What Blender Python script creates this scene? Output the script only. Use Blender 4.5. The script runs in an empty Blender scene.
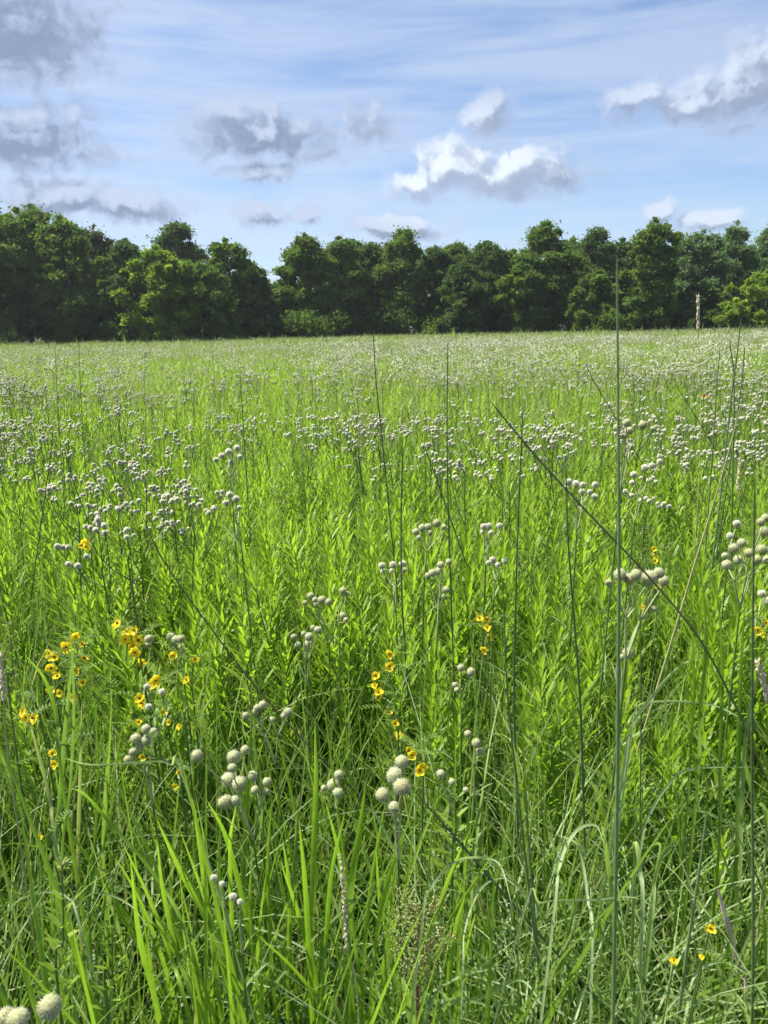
import bpy, math, random
import numpy as np
from mathutils import Vector, Matrix, Euler

random.seed(7)
rng = np.random.default_rng(11)
R = math.radians
scene = bpy.context.scene
COL = scene.collection

# ------------------------------------------------------------------ camera
EYE = 1.60
FPX = 774.0                     # focal length in pixels of a 768 x 1024 frame
PITCH, ROLL = R(-13.4), R(-1.25)
cam_data = bpy.data.cameras.new("camera")
cam_data.sensor_fit = 'VERTICAL'
cam_data.sensor_height = 24.0
cam_data.lens = 24.0 * FPX / 1024.0
cam_data.clip_start = 0.02
cam_data.clip_end = 3000
cam = bpy.data.objects.new("camera", cam_data)
COL.objects.link(cam)
CAM_ROT = Euler((R(90) + PITCH, 0, 0)).to_matrix() @ Matrix.Rotation(ROLL, 3, 'Z')
cam.matrix_world = Matrix.Translation((0, 0, EYE)) @ CAM_ROT.to_4x4()
scene.camera = cam
cam_data.dof.use_dof = True
cam_data.dof.focus_distance = 2.2
cam_data.dof.aperture_fstop = 9.0

def ray(px, py):
    return CAM_ROT @ Vector(((px - 384) / FPX, -(py - 512) / FPX, -1.0))

def at(px, py, Y):
    """point seen at the pixel, at the distance Y ahead of the camera"""
    d = ray(px, py)
    return Vector((0, 0, EYE)) + d * (Y / d.y)

def azel(px, py):
    d = ray(px, py).normalized()
    return math.degrees(math.atan2(d.x, d.y)), math.degrees(math.asin(d.z))

# ------------------------------------------------------------------ exposure
scene.view_settings.view_transform = 'Standard'
scene.view_settings.look = 'None'
scene.view_settings.gamma = 1.0
scene.view_settings.exposure = 1.2
scene.view_settings.use_curve_mapping = False
scene.cycles.use_denoising = True
scene.cycles.max_bounces = 7
scene.cycles.diffuse_bounces = 4
scene.cycles.glossy_bounces = 2
scene.cycles.transmission_bounces = 5
scene.cycles.sample_clamp_indirect = 6
scene.cycles.use_adaptive_sampling = True
scene.cycles.adaptive_threshold = 0.02

# ------------------------------------------------------------------ sun
SUN_EL, SUN_AZ = R(60), R(-74)      # high, to the left and a little ahead
sd = bpy.data.lights.new("sun", 'SUN')
sd.energy = 4.7
sd.angle = R(0.53)
sd.color = (1.0, 0.95, 0.87)
sun = bpy.data.objects.new("sun", sd)
COL.objects.link(sun)
to_sun = Vector((math.sin(SUN_AZ) * math.cos(SUN_EL), math.cos(SUN_AZ) * math.cos(SUN_EL), math.sin(SUN_EL)))
sun.rotation_euler = to_sun.to_track_quat('Z', 'Y').to_euler()
sun.location = (-20, 20, 40)

# ------------------------------------------------------------------ world: sky with clouds
world = bpy.data.worlds.new("World")
scene.world = world
world.use_nodes = True

class NT:
    """small helper to write node graphs as expressions"""
    def __init__(self, tree):
        self.t = tree
    def n(self, kind, **kw):
        nd = self.t.nodes.new(kind)
        for k, v in kw.items():
            setattr(nd, k, v)
        return nd
    def put(self, sock, v):
        if hasattr(v, 'is_output') or isinstance(v, bpy.types.NodeSocket):
            self.t.links.new(v, sock)
        elif v is not None:
            sock.default_value = v
    def m(self, op, a, b=None, c=None, clamp=False):
        nd = self.n('ShaderNodeMath', operation=op, use_clamp=clamp)
        for i, v in enumerate((a, b, c)):
            if v is not None:
                self.put(nd.inputs[i], v)
        return nd.outputs[0]
    def v(self, op, a, b=None, out=0):
        nd = self.n('ShaderNodeVectorMath', operation=op)
        self.put(nd.inputs[0], a)
        if b is not None:
            self.put(nd.inputs[1], b)
        return nd.outputs[out]
    def xyz(self, x, y, z=0.0):
        nd = self.n('ShaderNodeCombineXYZ')
        for i, v in enumerate((x, y, z)):
            self.put(nd.inputs[i], v)
        return nd.outputs[0]
    def sep(self, v):
        nd = self.n('ShaderNodeSeparateXYZ')
        self.put(nd.inputs[0], v)
        return nd.outputs
    def noise(self, vec, scale, detail=4, rough=0.55, dist=0.0, col=False, lac=2.0):
        nd = self.n('ShaderNodeTexNoise')
        self.put(nd.inputs['Vector'], vec)
        nd.inputs['Scale'].default_value = scale
        nd.inputs['Detail'].default_value = detail
        nd.inputs['Roughness'].default_value = rough
        nd.inputs['Distortion'].default_value = dist
        nd.inputs['Lacunarity'].default_value = lac
        return nd.outputs[1 if col else 0]
    def ramp(self, x, a, b, lo=0.0, hi=1.0, smooth=True):
        nd = self.n('ShaderNodeMapRange', interpolation_type='SMOOTHSTEP' if smooth else 'LINEAR', clamp=True)
        self.put(nd.inputs[0], x)
        for i, v in ((1, a), (2, b), (3, lo), (4, hi)):
            self.put(nd.inputs[i], v)
        return nd.outputs[0]
    def mix(self, f, a, b, blend='MIX'):
        nd = self.n('ShaderNodeMix', data_type='RGBA', blend_type=blend)
        self.put(nd.inputs[0], f)
        self.put(nd.inputs[6], (*a, 1) if isinstance(a, tuple) and len(a) == 3 else a)
        self.put(nd.inputs[7], (*b, 1) if isinstance(b, tuple) and len(b) == 3 else b)
        return nd.outputs[2]

# clouds as patches on the sky: pixel centre, half sizes in degrees, weight
CLOUDS = [
    (18, 28, 6.0, 3.6, 1.15), (80, 20, 3.0, 1.6, .7), (18, 132, 5.5, 2.4, 1.2), (75, 122, 2.5, 1.3, .8), (90, 155, 3.0, 1.0, .75),
    (262, 132, 5.6, 1.9, 1.25), (215, 140, 2.5, 1.2, .9), (322, 150, 2.0, 1.0, .7), (262, 172, 3.0, .8, 1.0),
    (370, 125, 2.8, 2.3, .85), (55, 198, 4.8, 1.3, 1.25), (130, 205, 4.0, 1.3, 1.2), (258, 214, 2.0, .8, 1.2), (306, 214, 1.4, .8, 1.5),
    (492, 113, 2.0, 1.4, 1.25), (450, 165, 2.7, 1.8, 1.45), (415, 186, 2.2, 1.0, 1.2), (482, 176, 3.2, 1.5, 1.3), (510, 172, 4.4, 1.8, 1.35), (548, 178, 3.2, 1.4, 1.1),
    (395, 227, 3.6, 1.0, 1.4), (640, 96, 2.6, 1.2, 1.0), (695, 102, 3.0, 1.6, 1.25), (750, 82, 3.4, 2.3, 1.35), (665, 209, 1.4, .8, 1.2),
    (717, 220, 2.2, .9, 1.3), (620, 115, 1.6, 1.2, .7), (740, 130, 3.0, .8, .7), (850, 60, 6, 3, 1.2),
]
g = bpy.data.node_groups.new("cloud_field", 'ShaderNodeTree')
g.interface.new_socket("P", in_out='INPUT', socket_type='NodeSocketVector')
g.interface.new_socket("D", in_out='OUTPUT', socket_type='NodeSocketFloat')
g.interface.new_socket("S", in_out='OUTPUT', socket_type='NodeSocketFloat')
gi = g.nodes.new('NodeGroupInput'); go = g.nodes.new('NodeGroupOutput')
G = NT(g)
P = gi.outputs[0]
w1 = G.v('SUBTRACT', G.noise(P, 0.35, 2, .5, col=True), (.5, .5, .5))
w2 = G.v('SUBTRACT', G.noise(P, 1.3, 3, .6, col=True), (.5, .5, .5))
Pw = G.v('ADD', P, G.v('ADD', G.v('MULTIPLY', w1, (3.4, 1.8, 0)), G.v('MULTIPLY', w2, (1.0, .8, 0))))
acc = None
for (px, py, rx, ry, wt) in CLOUDS:
    a, e = azel(px, py)
    d = G.v('LENGTH', G.v('MULTIPLY', G.v('SUBTRACT', Pw, (a, e, 0)), (1 / (rx * 1.42), 1 / (ry * 1.36), 0)), out=1)
    b = G.m('MULTIPLY', G.m('SUBTRACT', 1.0, d, clamp=True), wt)
    acc = b if acc is None else G.m('SMOOTH_MAX', acc, b, 0.12)
fb = G.noise(Pw, 0.75, 6, .55)
gate = G.ramp(acc, 0.0, 0.22)
dens = G.m('ADD', acc, G.m('MULTIPLY', G.m('MULTIPLY', G.m('SUBTRACT', fb, .52), 1.35), gate))
g.links.new(dens, go.inputs[0])
fs = G.noise(Pw, 0.75, 2.5, .5)
g.links.new(G.m('ADD', acc, G.m('MULTIPLY', G.m('MULTIPLY', G.m('SUBTRACT', fs, .5), 0.9), gate)), go.inputs[1])

W = NT(world.node_tree)
for nd in list(world.node_tree.nodes):
    world.node_tree.nodes.remove(nd)
out = W.n('ShaderNodeOutputWorld')
bg = W.n('ShaderNodeBackground')
bg.inputs['Strength'].default_value = 0.068
sky = W.n('ShaderNodeTexSky', sky_type='NISHITA', sun_disc=False)
sky.sun_elevation = SUN_EL
sky.sun_rotation = SUN_AZ
sky.altitude = 200
sky.air_density = 1.0
sky.dust_density = 0.6
sky.ozone_density = 1.6
tc = W.n('ShaderNodeTexCoord')
dx, dy, dz = W.sep(W.v('NORMALIZE', tc.outputs['Generated']))
az = W.m('MULTIPLY', W.m('ARCTAN2', dx, dy), 180 / math.pi)
el = W.m('MULTIPLY', W.m('ARCSINE', dz), 180 / math.pi)
P = W.xyz(az, el, 0.0)
def field(p):
    nd = W.n('ShaderNodeGroup'); nd.node_tree = g
    W.put(nd.inputs[0], p)
    return nd.outputs
D0, S0 = field(P)[:2]
D1, S1 = field(W.v('ADD', P, (-0.55, 0.85, 0)))[:2]       # density a little way towards the sun
alpha = W.ramp(D0, 0.0, 0.85)
thick = W.ramp(D0, 0.15, 0.95)
lit = W.ramp(W.m('ADD', W.m('MULTIPLY', W.m('SUBTRACT', S0, S1), .75), W.m('MULTIPLY', W.m('SUBTRACT', D0, D1), .25)), -0.34, 0.66)
# high thin streaks
Ps = W.xyz(W.m('ADD', W.m('MULTIPLY', az, 0.030), W.m('MULTIPLY', el, 0.04)), W.m('MULTIPLY', el, 0.20), 0.0)
c1 = W.noise(Ps, 1.0, 6, .58, 0.7)
Ps2 = W.xyz(W.m('MULTIPLY', az, 0.05), W.m('MULTIPLY', el, 0.42), 3.0)
c2 = W.noise(Ps2, 1.3, 6, .6, 0.5)
cir = W.m('MULTIPLY', W.ramp(W.m('ADD', W.m('MULTIPLY', c1, .55), W.m('MULTIPLY', c2, .45)), 0.33, 0.60), 1.0)
leftw = W.ramp(az, -30.0, 24.0, 1.0, 0.62, smooth=False)
cir = W.m('MULTIPLY', cir, leftw)
bluer = W.mix(1.0, sky.outputs[0], (.86, .93, 1.05), 'MULTIPLY')
base = W.mix(W.m('MULTIPLY', cir, 0.80), bluer, (4.4, 5.05, 6.2))
ca, ce = azel(455, 168)
dc = W.v('LENGTH', W.v('MULTIPLY', W.v('SUBTRACT', P, (ca, ce, 0)), (1 / 9.0, 1 / 4.0, 0)), out=1)
bright = W.m('MAXIMUM', W.ramp(dc, 0.3, 1.3, 1.0, 0.0), W.ramp(az, 9.0, 22.0, 0.0, 0.45))
litc = W.mix(bright, (3.9, 4.5, 5.7), (6.3, 6.7, 7.3))
shade_c = W.mix(lit, (3.0, 3.7, 5.2), litc)
dark = W.mix(bright, (1.6, 2.05, 3.0), (2.5, 2.95, 3.9))
shade_c = W.mix(W.m('MULTIPLY', W.ramp(lit, 0.25, 1.0, 1.0, 0.0), W.m('MULTIPLY', thick, W.ramp(bright, 0, 1, 1.0, 0.75))), shade_c, dark)
colr = W.mix(W.m('MULTIPLY', alpha, 0.88), base, shade_c)
world.node_tree.links.new(colr, bg.inputs['Color'])
world.node_tree.links.new(bg.outputs[0], out.inputs[0])
world.cycles.sampling_method = 'MANUAL'
world.cycles.sample_map_resolution = 512

# ------------------------------------------------------------------ materials
def leaf_mat(name, cols, trans_gain=1.5, trans=0.42, rough=0.45, spec=0.35, patch=0.0, patch_col=(.1, .2, .03), per_object=False, scale=0.35):
    """thin leaf: cols are base colours spread over the leaves at random"""
    m = bpy.data.materials.new(name); m.use_nodes = True
    t = m.node_tree; t.nodes.clear(); N = NT(t)
    o = N.n('ShaderNodeOutputMaterial')
    if per_object:
        oi = N.n('ShaderNodeObjectInfo').outputs['Random']
        at_ = N.n('ShaderNodeAttribute', attribute_name='rnd').outputs['Fac']
        f = N.m('ADD', N.m('MULTIPLY', oi, .55), N.m('MULTIPLY', at_, .45))
    else:
        f = N.n('ShaderNodeAttribute', attribute_name='rnd').outputs['Fac']
    cr = N.n('ShaderNodeValToRGB')
    N.put(cr.inputs[0], f)
    el_ = cr.color_ramp.elements
    while len(el_) < len(cols):
        el_.new(0.5)
    for i, c in enumerate(cols):
        el_[i].position = i / (len(cols) - 1)
        el_[i].color = (*c, 1)
    col = cr.outputs[0]
    geo = N.n('ShaderNodeNewGeometry')
    if patch > 0:
        pn = N.ramp(N.noise(geo.outputs['Position'], scale, 3, .6), .42, .62)
        col = N.mix(N.m('MULTIPLY', pn, patch), col, patch_col)
    fine = N.noise(geo.outputs['Position'], 60, 2, .5)
    col = N.mix(1.0, col, N.mix(fine, (.75, .75, .75), (1.25, 1.25, 1.2)), 'MULTIPLY')
    p = N.n('ShaderNodeBsdfPrincipled')
    N.put(p.inputs['Base Color'], col)
    p.inputs['Roughness'].default_value = rough
    p.inputs['Specular IOR Level'].default_value = spec
    tr = N.n('ShaderNodeBsdfTranslucent')
    N.put(tr.inputs['Color'], N.mix(1.0, col, (trans_gain * 1.05, trans_gain * 1.12, trans_gain * .6), 'MULTIPLY'))
    mx = N.n('ShaderNodeMixShader'); mx.inputs[0].default_value = trans
    t.links.new(p.outputs[0], mx.inputs[1]); t.links.new(tr.outputs[0], mx.inputs[2])
    t.links.new(mx.outputs[0], o.inputs[0])
    return m

def plain_mat(name, a, b, scale=40, rough=0.6, spec=0.3, trans=0.0, stretch=(1, 1, 1)):
    m = bpy.data.materials.new(name); m.use_nodes = True
    t = m.node_tree; t.nodes.clear(); N = NT(t)
    o = N.n('ShaderNodeOutputMaterial')
    geo = N.n('ShaderNodeNewGeometry')
    f = N.ramp(N.noise(N.v('MULTIPLY', geo.outputs['Position'], stretch), scale, 4, .6), .35, .65)
    col = N.mix(f, a, b)
    p = N.n('ShaderNodeBsdfPrincipled')
    N.put(p.inputs['Base Color'], col)
    p.inputs['Roughness'].default_value = rough
    p.inputs['Specular IOR Level'].default_value = spec
    if trans > 0:
        tr = N.n('ShaderNodeBsdfTranslucent'); N.put(tr.inputs['Color'], col)
        mx = N.n('ShaderNodeMixShader'); mx.inputs[0].default_value = trans
        t.links.new(p.outputs[0], mx.inputs[1]); t.links.new(tr.outputs[0], mx.inputs[2])
        t.links.new(mx.outputs[0], o.inputs[0])
    else:
        t.links.new(p.outputs[0], o.inputs[0])
    return m

M = {}
M['soil'] = plain_mat('soil', (.030, .026, .016), (.055, .060, .025), 1.5, .95, .1)
M['grass'] = leaf_mat('grass', [(0.073, 0.14, 0.022), (0.115, 0.205, 0.026), (0.165, 0.263, 0.033), (0.14, 0.222, 0.061), (0.257, 0.292, 0.121)])
M['grass_pale'] = leaf_mat('grass_pale', [(0.158, 0.246, 0.074), (0.244, 0.328, 0.135), (0.341, 0.42, 0.229), (0.194, 0.292, 0.061)], rough=.5, spec=.35)
M['grass_broad'] = leaf_mat('grass_broad', [(0.14, 0.24, 0.024), (0.182, 0.298, 0.03), (0.225, 0.339, 0.038)], rough=.4, spec=.4, trans=.5)
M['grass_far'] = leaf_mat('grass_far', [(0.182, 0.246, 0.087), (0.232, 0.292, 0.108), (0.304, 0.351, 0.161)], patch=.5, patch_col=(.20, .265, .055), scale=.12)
M['forb'] = leaf_mat('forb', [(0.146, 0.234, 0.024), (0.207, 0.316, 0.03), (0.28, 0.392, 0.04)], trans=.5, per_object=True)
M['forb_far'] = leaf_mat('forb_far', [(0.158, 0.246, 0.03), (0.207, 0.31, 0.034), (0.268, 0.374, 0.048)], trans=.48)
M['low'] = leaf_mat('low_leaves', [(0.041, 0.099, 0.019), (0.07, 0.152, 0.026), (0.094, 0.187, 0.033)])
M['stem_green'] = plain_mat('stem_green', (.085, .14, .035), (.13, .19, .05), 50)
M['stem_pale'] = plain_mat('stem_pale', (.27, .33, .13), (.38, .42, .20), 60)
M['culm'] = plain_mat('culm', (.065, .110, .045), (.105, .155, .060), 8, .45, .4, stretch=(1, 1, .4))
M['culm_red'] = plain_mat('culm_red', (.09, .13, .05), (.16, .13, .06), 5, .5, .4, stretch=(1, 1, 1))
M['culm_light'] = plain_mat('culm_light', (.13, .20, .085), (.19, .26, .11), 9, .45, .4, stretch=(1, 1, .3))
M['culm_straw'] = plain_mat('culm_straw', (.30, .32, .12), (.40, .38, .18), 9, .5, .3)
M['core'] = plain_mat('head_core', (.22, .25, .11), (.36, .37, .20), 300, .8, .1)
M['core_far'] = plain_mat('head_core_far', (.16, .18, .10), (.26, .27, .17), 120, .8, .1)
M['bristle'] = plain_mat('head_bristle', (.68, .70, .48), (.84, .84, .66), 200, .6, .2, trans=.45)
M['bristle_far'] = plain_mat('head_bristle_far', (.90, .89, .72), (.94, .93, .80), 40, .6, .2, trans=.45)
M['bristle_dim'] = plain_mat('head_bristle_dim', (.58, .60, .42), (.84, .83, .68), 3, .6, .2, trans=.4)
def vary(m, tint, amount):
    """heads differ in ripeness: tint some of the objects that share the material"""
    t = m.node_tree; N = NT(t)
    for nd in list(t.nodes):
        for sk in nd.inputs:
            if sk.name in ('Base Color', 'Color') and nd.bl_idname.startswith('ShaderNodeBsdf') and sk.is_linked:
                src = sk.links[0].from_socket
                f_ = N.m('MULTIPLY', N.ramp(N.n('ShaderNodeObjectInfo').outputs['Random'], .2, 1.0), amount)
                N.put(sk, N.mix(f_, src, tint))
vary(M['bristle'], (.50, .47, .26), .35)
vary(M['core'], (.30, .26, .12), .4)
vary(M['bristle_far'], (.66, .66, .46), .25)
M['petal'] = plain_mat('petal_yellow', (.90, .70, .020), (.94, .80, .05), 90, .5, .2, trans=.5)
M['petal_eye'] = plain_mat('petal_eye', (.10, .022, .008), (.16, .04, .012), 200, .7, .1)
M['seed'] = plain_mat('seed_beige', (.55, .47, .33), (.74, .67, .50), 260, .8, .1, trans=.2)
M['seed_green'] = plain_mat('seed_green', (.26, .33, .08), (.42, .45, .18), 200, .8, .1, trans=.25)
M['stem_red'] = plain_mat('stem_red', (.16, .045, .035), (.24, .10, .05), 40, .5, .3)
M['dry'] = plain_mat('dry_stalk', (.40, .22, .25), (.62, .50, .46), 30, .5, .3, stretch=(1, 1, .3))
M['bark'] = plain_mat('bark', (.05, .042, .034), (.11, .095, .08), 2.5, .9, .1, stretch=(1, 1, .3))

# ------------------------------------------------------------------ mesh tools
def mesh_from(name, V, Fs, rnd=None, mats=(), fm=None, smooth=True):
    """V (n,3); Fs list of int arrays (k,3) or (k,4); rnd per-vertex value"""
    me = bpy.data.meshes.new(name)
    V = np.asarray(V, dtype=np.float32)
    Fs = [f for f in Fs if len(f)]
    nl = sum(f.size for f in Fs); nf = sum(len(f) for f in Fs)
    me.vertices.add(len(V)); me.vertices.foreach_set('co', V.ravel())
    me.loops.add(nl); me.loops.foreach_set('vertex_index', np.concatenate([f.ravel() for f in Fs]).astype(np.int32))
    tot = np.concatenate([np.full(len(f), f.shape[1]) for f in Fs]).astype(np.int32)
    st = np.concatenate([[0], np.cumsum(tot)[:-1]]).astype(np.int32)
    me.polygons.add(nf)
    me.polygons.foreach_set('loop_start', st)
    if fm is not None:
        me.polygons.foreach_set('material_index', np.asarray(fm, dtype=np.int32))
    me.polygons.foreach_set('use_smooth', np.full(nf, smooth))
    if rnd is not None:
        a = me.attributes.new('rnd', 'FLOAT', 'POINT')
        a.data.foreach_set('value', np.asarray(rnd, dtype=np.float32))
    for m in mats:
        me.materials.append(M[m] if isinstance(m, str) else m)
    me.update(calc_edges=True)
    return me

class MB:
    """collects pieces into one mesh"""
    def __init__(self):
        self.V, self.Q, self.T, self.r, self.mq, self.mt, self.n = [], [], [], [], [], [], 0
    def add(self, V, F, rnd=0.5, mat=0):
        V = np.asarray(V, dtype=np.float64).reshape(-1, 3)
        F = np.asarray(F)
        if F.shape[1] == 4:
            self.Q.append(F + self.n); self.mq.append(np.full(len(F), mat))
        else:
            self.T.append(F + self.n); self.mt.append(np.full(len(F), mat))
        self.V.append(V)
        self.r.append(np.broadcast_to(np.asarray(rnd, dtype=np.float64), (len(V),)))
        self.n += len(V)
    def mesh(self, name, mats, smooth=True):
        Q = np.concatenate(self.Q) if self.Q else np.zeros((0, 4), int)
        T = np.concatenate(self.T) if self.T else np.zeros((0, 3), int)
        fm = np.concatenate(self.mq + self.mt)
        return mesh_from(name, np.concatenate(self.V), [Q, T], np.concatenate(self.r), mats, fm, smooth)
    def arrays(self):
        return np.concatenate(self.V), (np.concatenate(self.Q) if self.Q else np.zeros((0, 4), int)), \
            (np.concatenate(self.T) if self.T else np.zeros((0, 3), int)), np.concatenate(self.r), \
            (np.concatenate(self.mq) if self.mq else np.zeros(0, int)), (np.concatenate(self.mt) if self.mt else np.zeros(0, int))

def link(name, me, parent=None, loc=None, **props):
    o = bpy.data.objects.new(name, me)
    COL.objects.link(o)
    if parent is not None:
        o.parent = parent
    if loc is not None:
        o.location = loc
    for k, v in props.items():
        if v is not None:
            o[k] = v
    return o

def thing(name, label, cat, loc=(0, 0, 0), group=None):
    return link(name, None, loc=loc, label=label, category=cat, group=group)

def PROF_grass(s):  return np.clip(np.minimum(1.0, (s * 6 + .45)) * (1 - s ** 3.0) ** .8, .02, 1)
def PROF_lance(s):  return np.clip(np.sin(np.pi * np.clip(s * .94 + .05, 0, 1)) ** .8, .04, 1)

def blades(mb, base, L, phi, th0, bend, w, S=6, fold=0.0, twist=None, prof=PROF_grass, rnd=None, mat=0, power=1.6, azvar=None):
    """n ribbons; base (n,3), all others (n,) arrays; phi = heading of the lean, th0 = lean at the base, bend = extra lean at the tip"""
    n = len(base)
    s = np.linspace(0, 1, S + 1)
    th = th0[:, None] + bend[:, None] * ((s[None, :-1] + .5 / S) ** power)
    ds = L[:, None] / S
    ph = phi[:, None] + (0 if azvar is None else azvar[:, None] * s[None, :-1])
    dh, dzz = np.sin(th) * ds, np.cos(th) * ds
    X = np.concatenate([np.zeros((n, 1)), np.cumsum(dh * np.cos(ph), 1)], 1)
    Yy = np.concatenate([np.zeros((n, 1)), np.cumsum(dh * np.sin(ph), 1)], 1)
    Z = np.concatenate([np.zeros((n, 1)), np.cumsum(dzz, 1)], 1)
    C = base[:, None, :] + np.stack([X, Yy, Z], 2)
    tw = (np.zeros(n) if twist is None else twist)[:, None] * s[None, :]
    side = np.stack([-np.sin(phi[:, None] + tw), np.cos(phi[:, None] + tw), np.zeros_like(tw)], 2)
    hw = .5 * w[:, None] * prof(s)[None, :]
    thn = np.concatenate([th, th[:, -1:]], 1)
    nor = np.stack([-np.cos(thn) * np.cos(phi[:, None]), -np.cos(thn) * np.sin(phi[:, None]), np.sin(thn)], 2)
    Lf = C + side * hw[..., None]
    Rt = C - side * hw[..., None]
    if fold > 0:
        Md = C - nor * (hw * fold)[..., None]
        V = np.stack([Lf, Md, Rt], 2)
        k = 3
    else:
        V = np.stack([Lf, Rt], 2)
        k = 2
    V = V.reshape(-1, 3)
    b = (np.arange(n) * (S + 1) * k)[:, None, None]
    i = (np.arange(S) * k)[None, :, None]
    j = np.arange(k - 1)[None, None, :]
    a = b + i + j
    F = np.stack([a, a + 1, a + 1 + k, a + k], -1).reshape(-1, 4)
    r = np.repeat(rng.random(n) if rnd is None else rnd, (S + 1) * k)
    mb.add(V, F, r, mat)

def tube(mb, pts, rad, k=6, rnd=.5, mat=0):
    pts = [Vector(p) for p in pts]
    n = len(pts)
    rad = [rad] * n if np.isscalar(rad) else list(rad)
    V = []
    for i, p in enumerate(pts):
        t = (pts[min(i + 1, n - 1)] - pts[max(i - 1, 0)]).normalized()
        u = t.cross(Vector((0.31, 1, 0.13))).normalized()
        v = t.cross(u)
        for a in range(k):
            an = 2 * math.pi * a / k
            V.append(p + (u * math.cos(an) + v * math.sin(an)) * rad[i])
    F = []
    for i in range(n - 1):
        for a in range(k):
            b = (a + 1) % k
            F.append((i * k + a, i * k + b, (i + 1) * k + b, (i + 1) * k + a))
    mb.add([tuple(v) for v in V], F, rnd, mat)

def bez(p0, p1, p2, n=6):
    p0, p1, p2 = Vector(p0), Vector(p1), Vector(p2)
    return [p0 * (1 - t) ** 2 + p1 * 2 * t * (1 - t) + p2 * t * t for t in [i / n for i in range(n + 1)]]

def smooth_path(pts, n=4):
    """Catmull-Rom through the points"""
    pts = [Vector(p) for p in pts]
    if len(pts) < 3:
        return [pts[0].lerp(pts[-1], i / n) for i in range(n + 1)]
    e = [pts[0] * 2 - pts[1]] + pts + [pts[-1] * 2 - pts[-2]]
    out = []
    for i in range(1, len(e) - 2):
        for j in range(n):
            t = j / n
            a, b, c, d = e[i - 1], e[i], e[i + 1], e[i + 2]
            out.append(.5 * ((2 * b) + (c - a) * t + (2 * a - 5 * b + 4 * c - d) * t * t + (3 * b - a - 3 * c + d) * t ** 3))
    out.append(pts[-1])
    return out

def ico(sub=1):
    t = (1 + 5 ** .5) / 2
    V = np.array([(-1, t, 0), (1, t, 0), (-1, -t, 0), (1, -t, 0), (0, -1, t), (0, 1, t), (0, -1, -t), (0, 1, -t), (t, 0, -1), (t, 0, 1), (-t, 0, -1), (-t, 0, 1)], float)
    F = [(0, 11, 5), (0, 5, 1), (0, 1, 7), (0, 7, 10), (0, 10, 11), (1, 5, 9), (5, 11, 4), (11, 10, 2), (10, 7, 6), (7, 1, 8), (3, 9, 4), (3, 4, 2), (3, 2, 6), (3, 6, 8), (3, 8, 9), (4, 9, 5), (2, 4, 11), (6, 2, 10), (8, 6, 7), (9, 8, 1)]
    V = list(V / np.linalg.norm(V[0]))
    for _ in range(sub):
        mid, F2 = {}, []
        def mp(a, b):
            k = (min(a, b), max(a, b))
            if k not in mid:
                m = V[a] + V[b]; V.append(m / np.linalg.norm(m)); mid[k] = len(V) - 1
            return mid[k]
        for a, b, c in F:
            x, y, z = mp(a, b), mp(b, c), mp(c, a)
            F2 += [(a, x, z), (b, y, x), (c, z, y), (x, y, z)]
        F = F2
    return np.array(V), np.array(F)

def scatter(mb, proto, pos, rz, sc, tilt=0.0, rnd=None):
    """repeat the arrays of one built plant at many places inside ONE mesh (for stuff)"""
    V, Q, T, r, mq, mt = proto
    n = len(pos)
    c, s = np.cos(rz)[:, None], np.sin(rz)[:, None]
    v = V[None] * sc[:, None, None]
    tx = rng.normal(0, tilt, n)[:, None] if tilt else 0.0
    ty = rng.normal(0, tilt, n)[:, None] if tilt else 0.0
    x, y, z = v[..., 0], v[..., 1], v[..., 2]
    X = x * c - y * s + z * tx + pos[:, 0:1]
    Y = x * s + y * c + z * ty + pos[:, 1:2]
    Z = z + pos[:, 2:3]
    off = (np.arange(n) * len(V))[:, None, None]
    base = mb.n
    allV = np.stack([X, Y, Z], 2).reshape(-1, 3)
    rr = (np.tile(r, n) if rnd is None else (np.tile(r, n) * .4 + np.repeat(rnd, len(V)) * .6))
    if len(Q):
        mb.Q.append((Q[None] + off).reshape(-1, 4) + base); mb.mq.append(np.tile(mq, n))
    if len(T):
        mb.T.append((T[None] + off).reshape(-1, 3) + base); mb.mt.append(np.tile(mt, n))
    mb.V.append(allV); mb.r.append(rr); mb.n += len(allV)

def fan(n, y0, y1, margin=0.9, slope=0.57):
    """random points on the ground in the wedge the picture can see, uniform in area"""
    out = []
    while sum(len(o) for o in out) < n:
        k = int(n * 1.8) + 50
        y = y0 + (y1 - y0) * rng.random(k)
        hw = margin + slope * np.maximum(y, 0)
        H = margin + slope * y1
        x = (rng.random(k) * 2 - 1) * H
        ok = np.abs(x) < hw
        out.append(np.stack([x[ok], y[ok], np.zeros(ok.sum())], 1))
    return np.concatenate(out)[:n]

def vnoise(x, y, f, seed=0):
    """cheap smooth 2D value noise, 0..1"""
    x, y = np.asarray(x) * f + seed * 17.3, np.asarray(y) * f + seed * 7.9
    xi, yi = np.floor(x).astype(int), np.floor(y).astype(int)
    fx, fy = x - xi, y - yi
    fx, fy = fx * fx * (3 - 2 * fx), fy * fy * (3 - 2 * fy)
    h = lambda a, b: np.abs(np.sin(a * 127.1 + b * 311.7 + seed * 74.7) * 43758.5453) % 1.0
    return (h(xi, yi) * (1 - fx) + h(xi + 1, yi) * fx) * (1 - fy) + (h(xi, yi + 1) * (1 - fx) + h(xi + 1, yi + 1) * fx) * fy

U = lambda a, b, n: a + (b - a) * rng.random(n)

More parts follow.
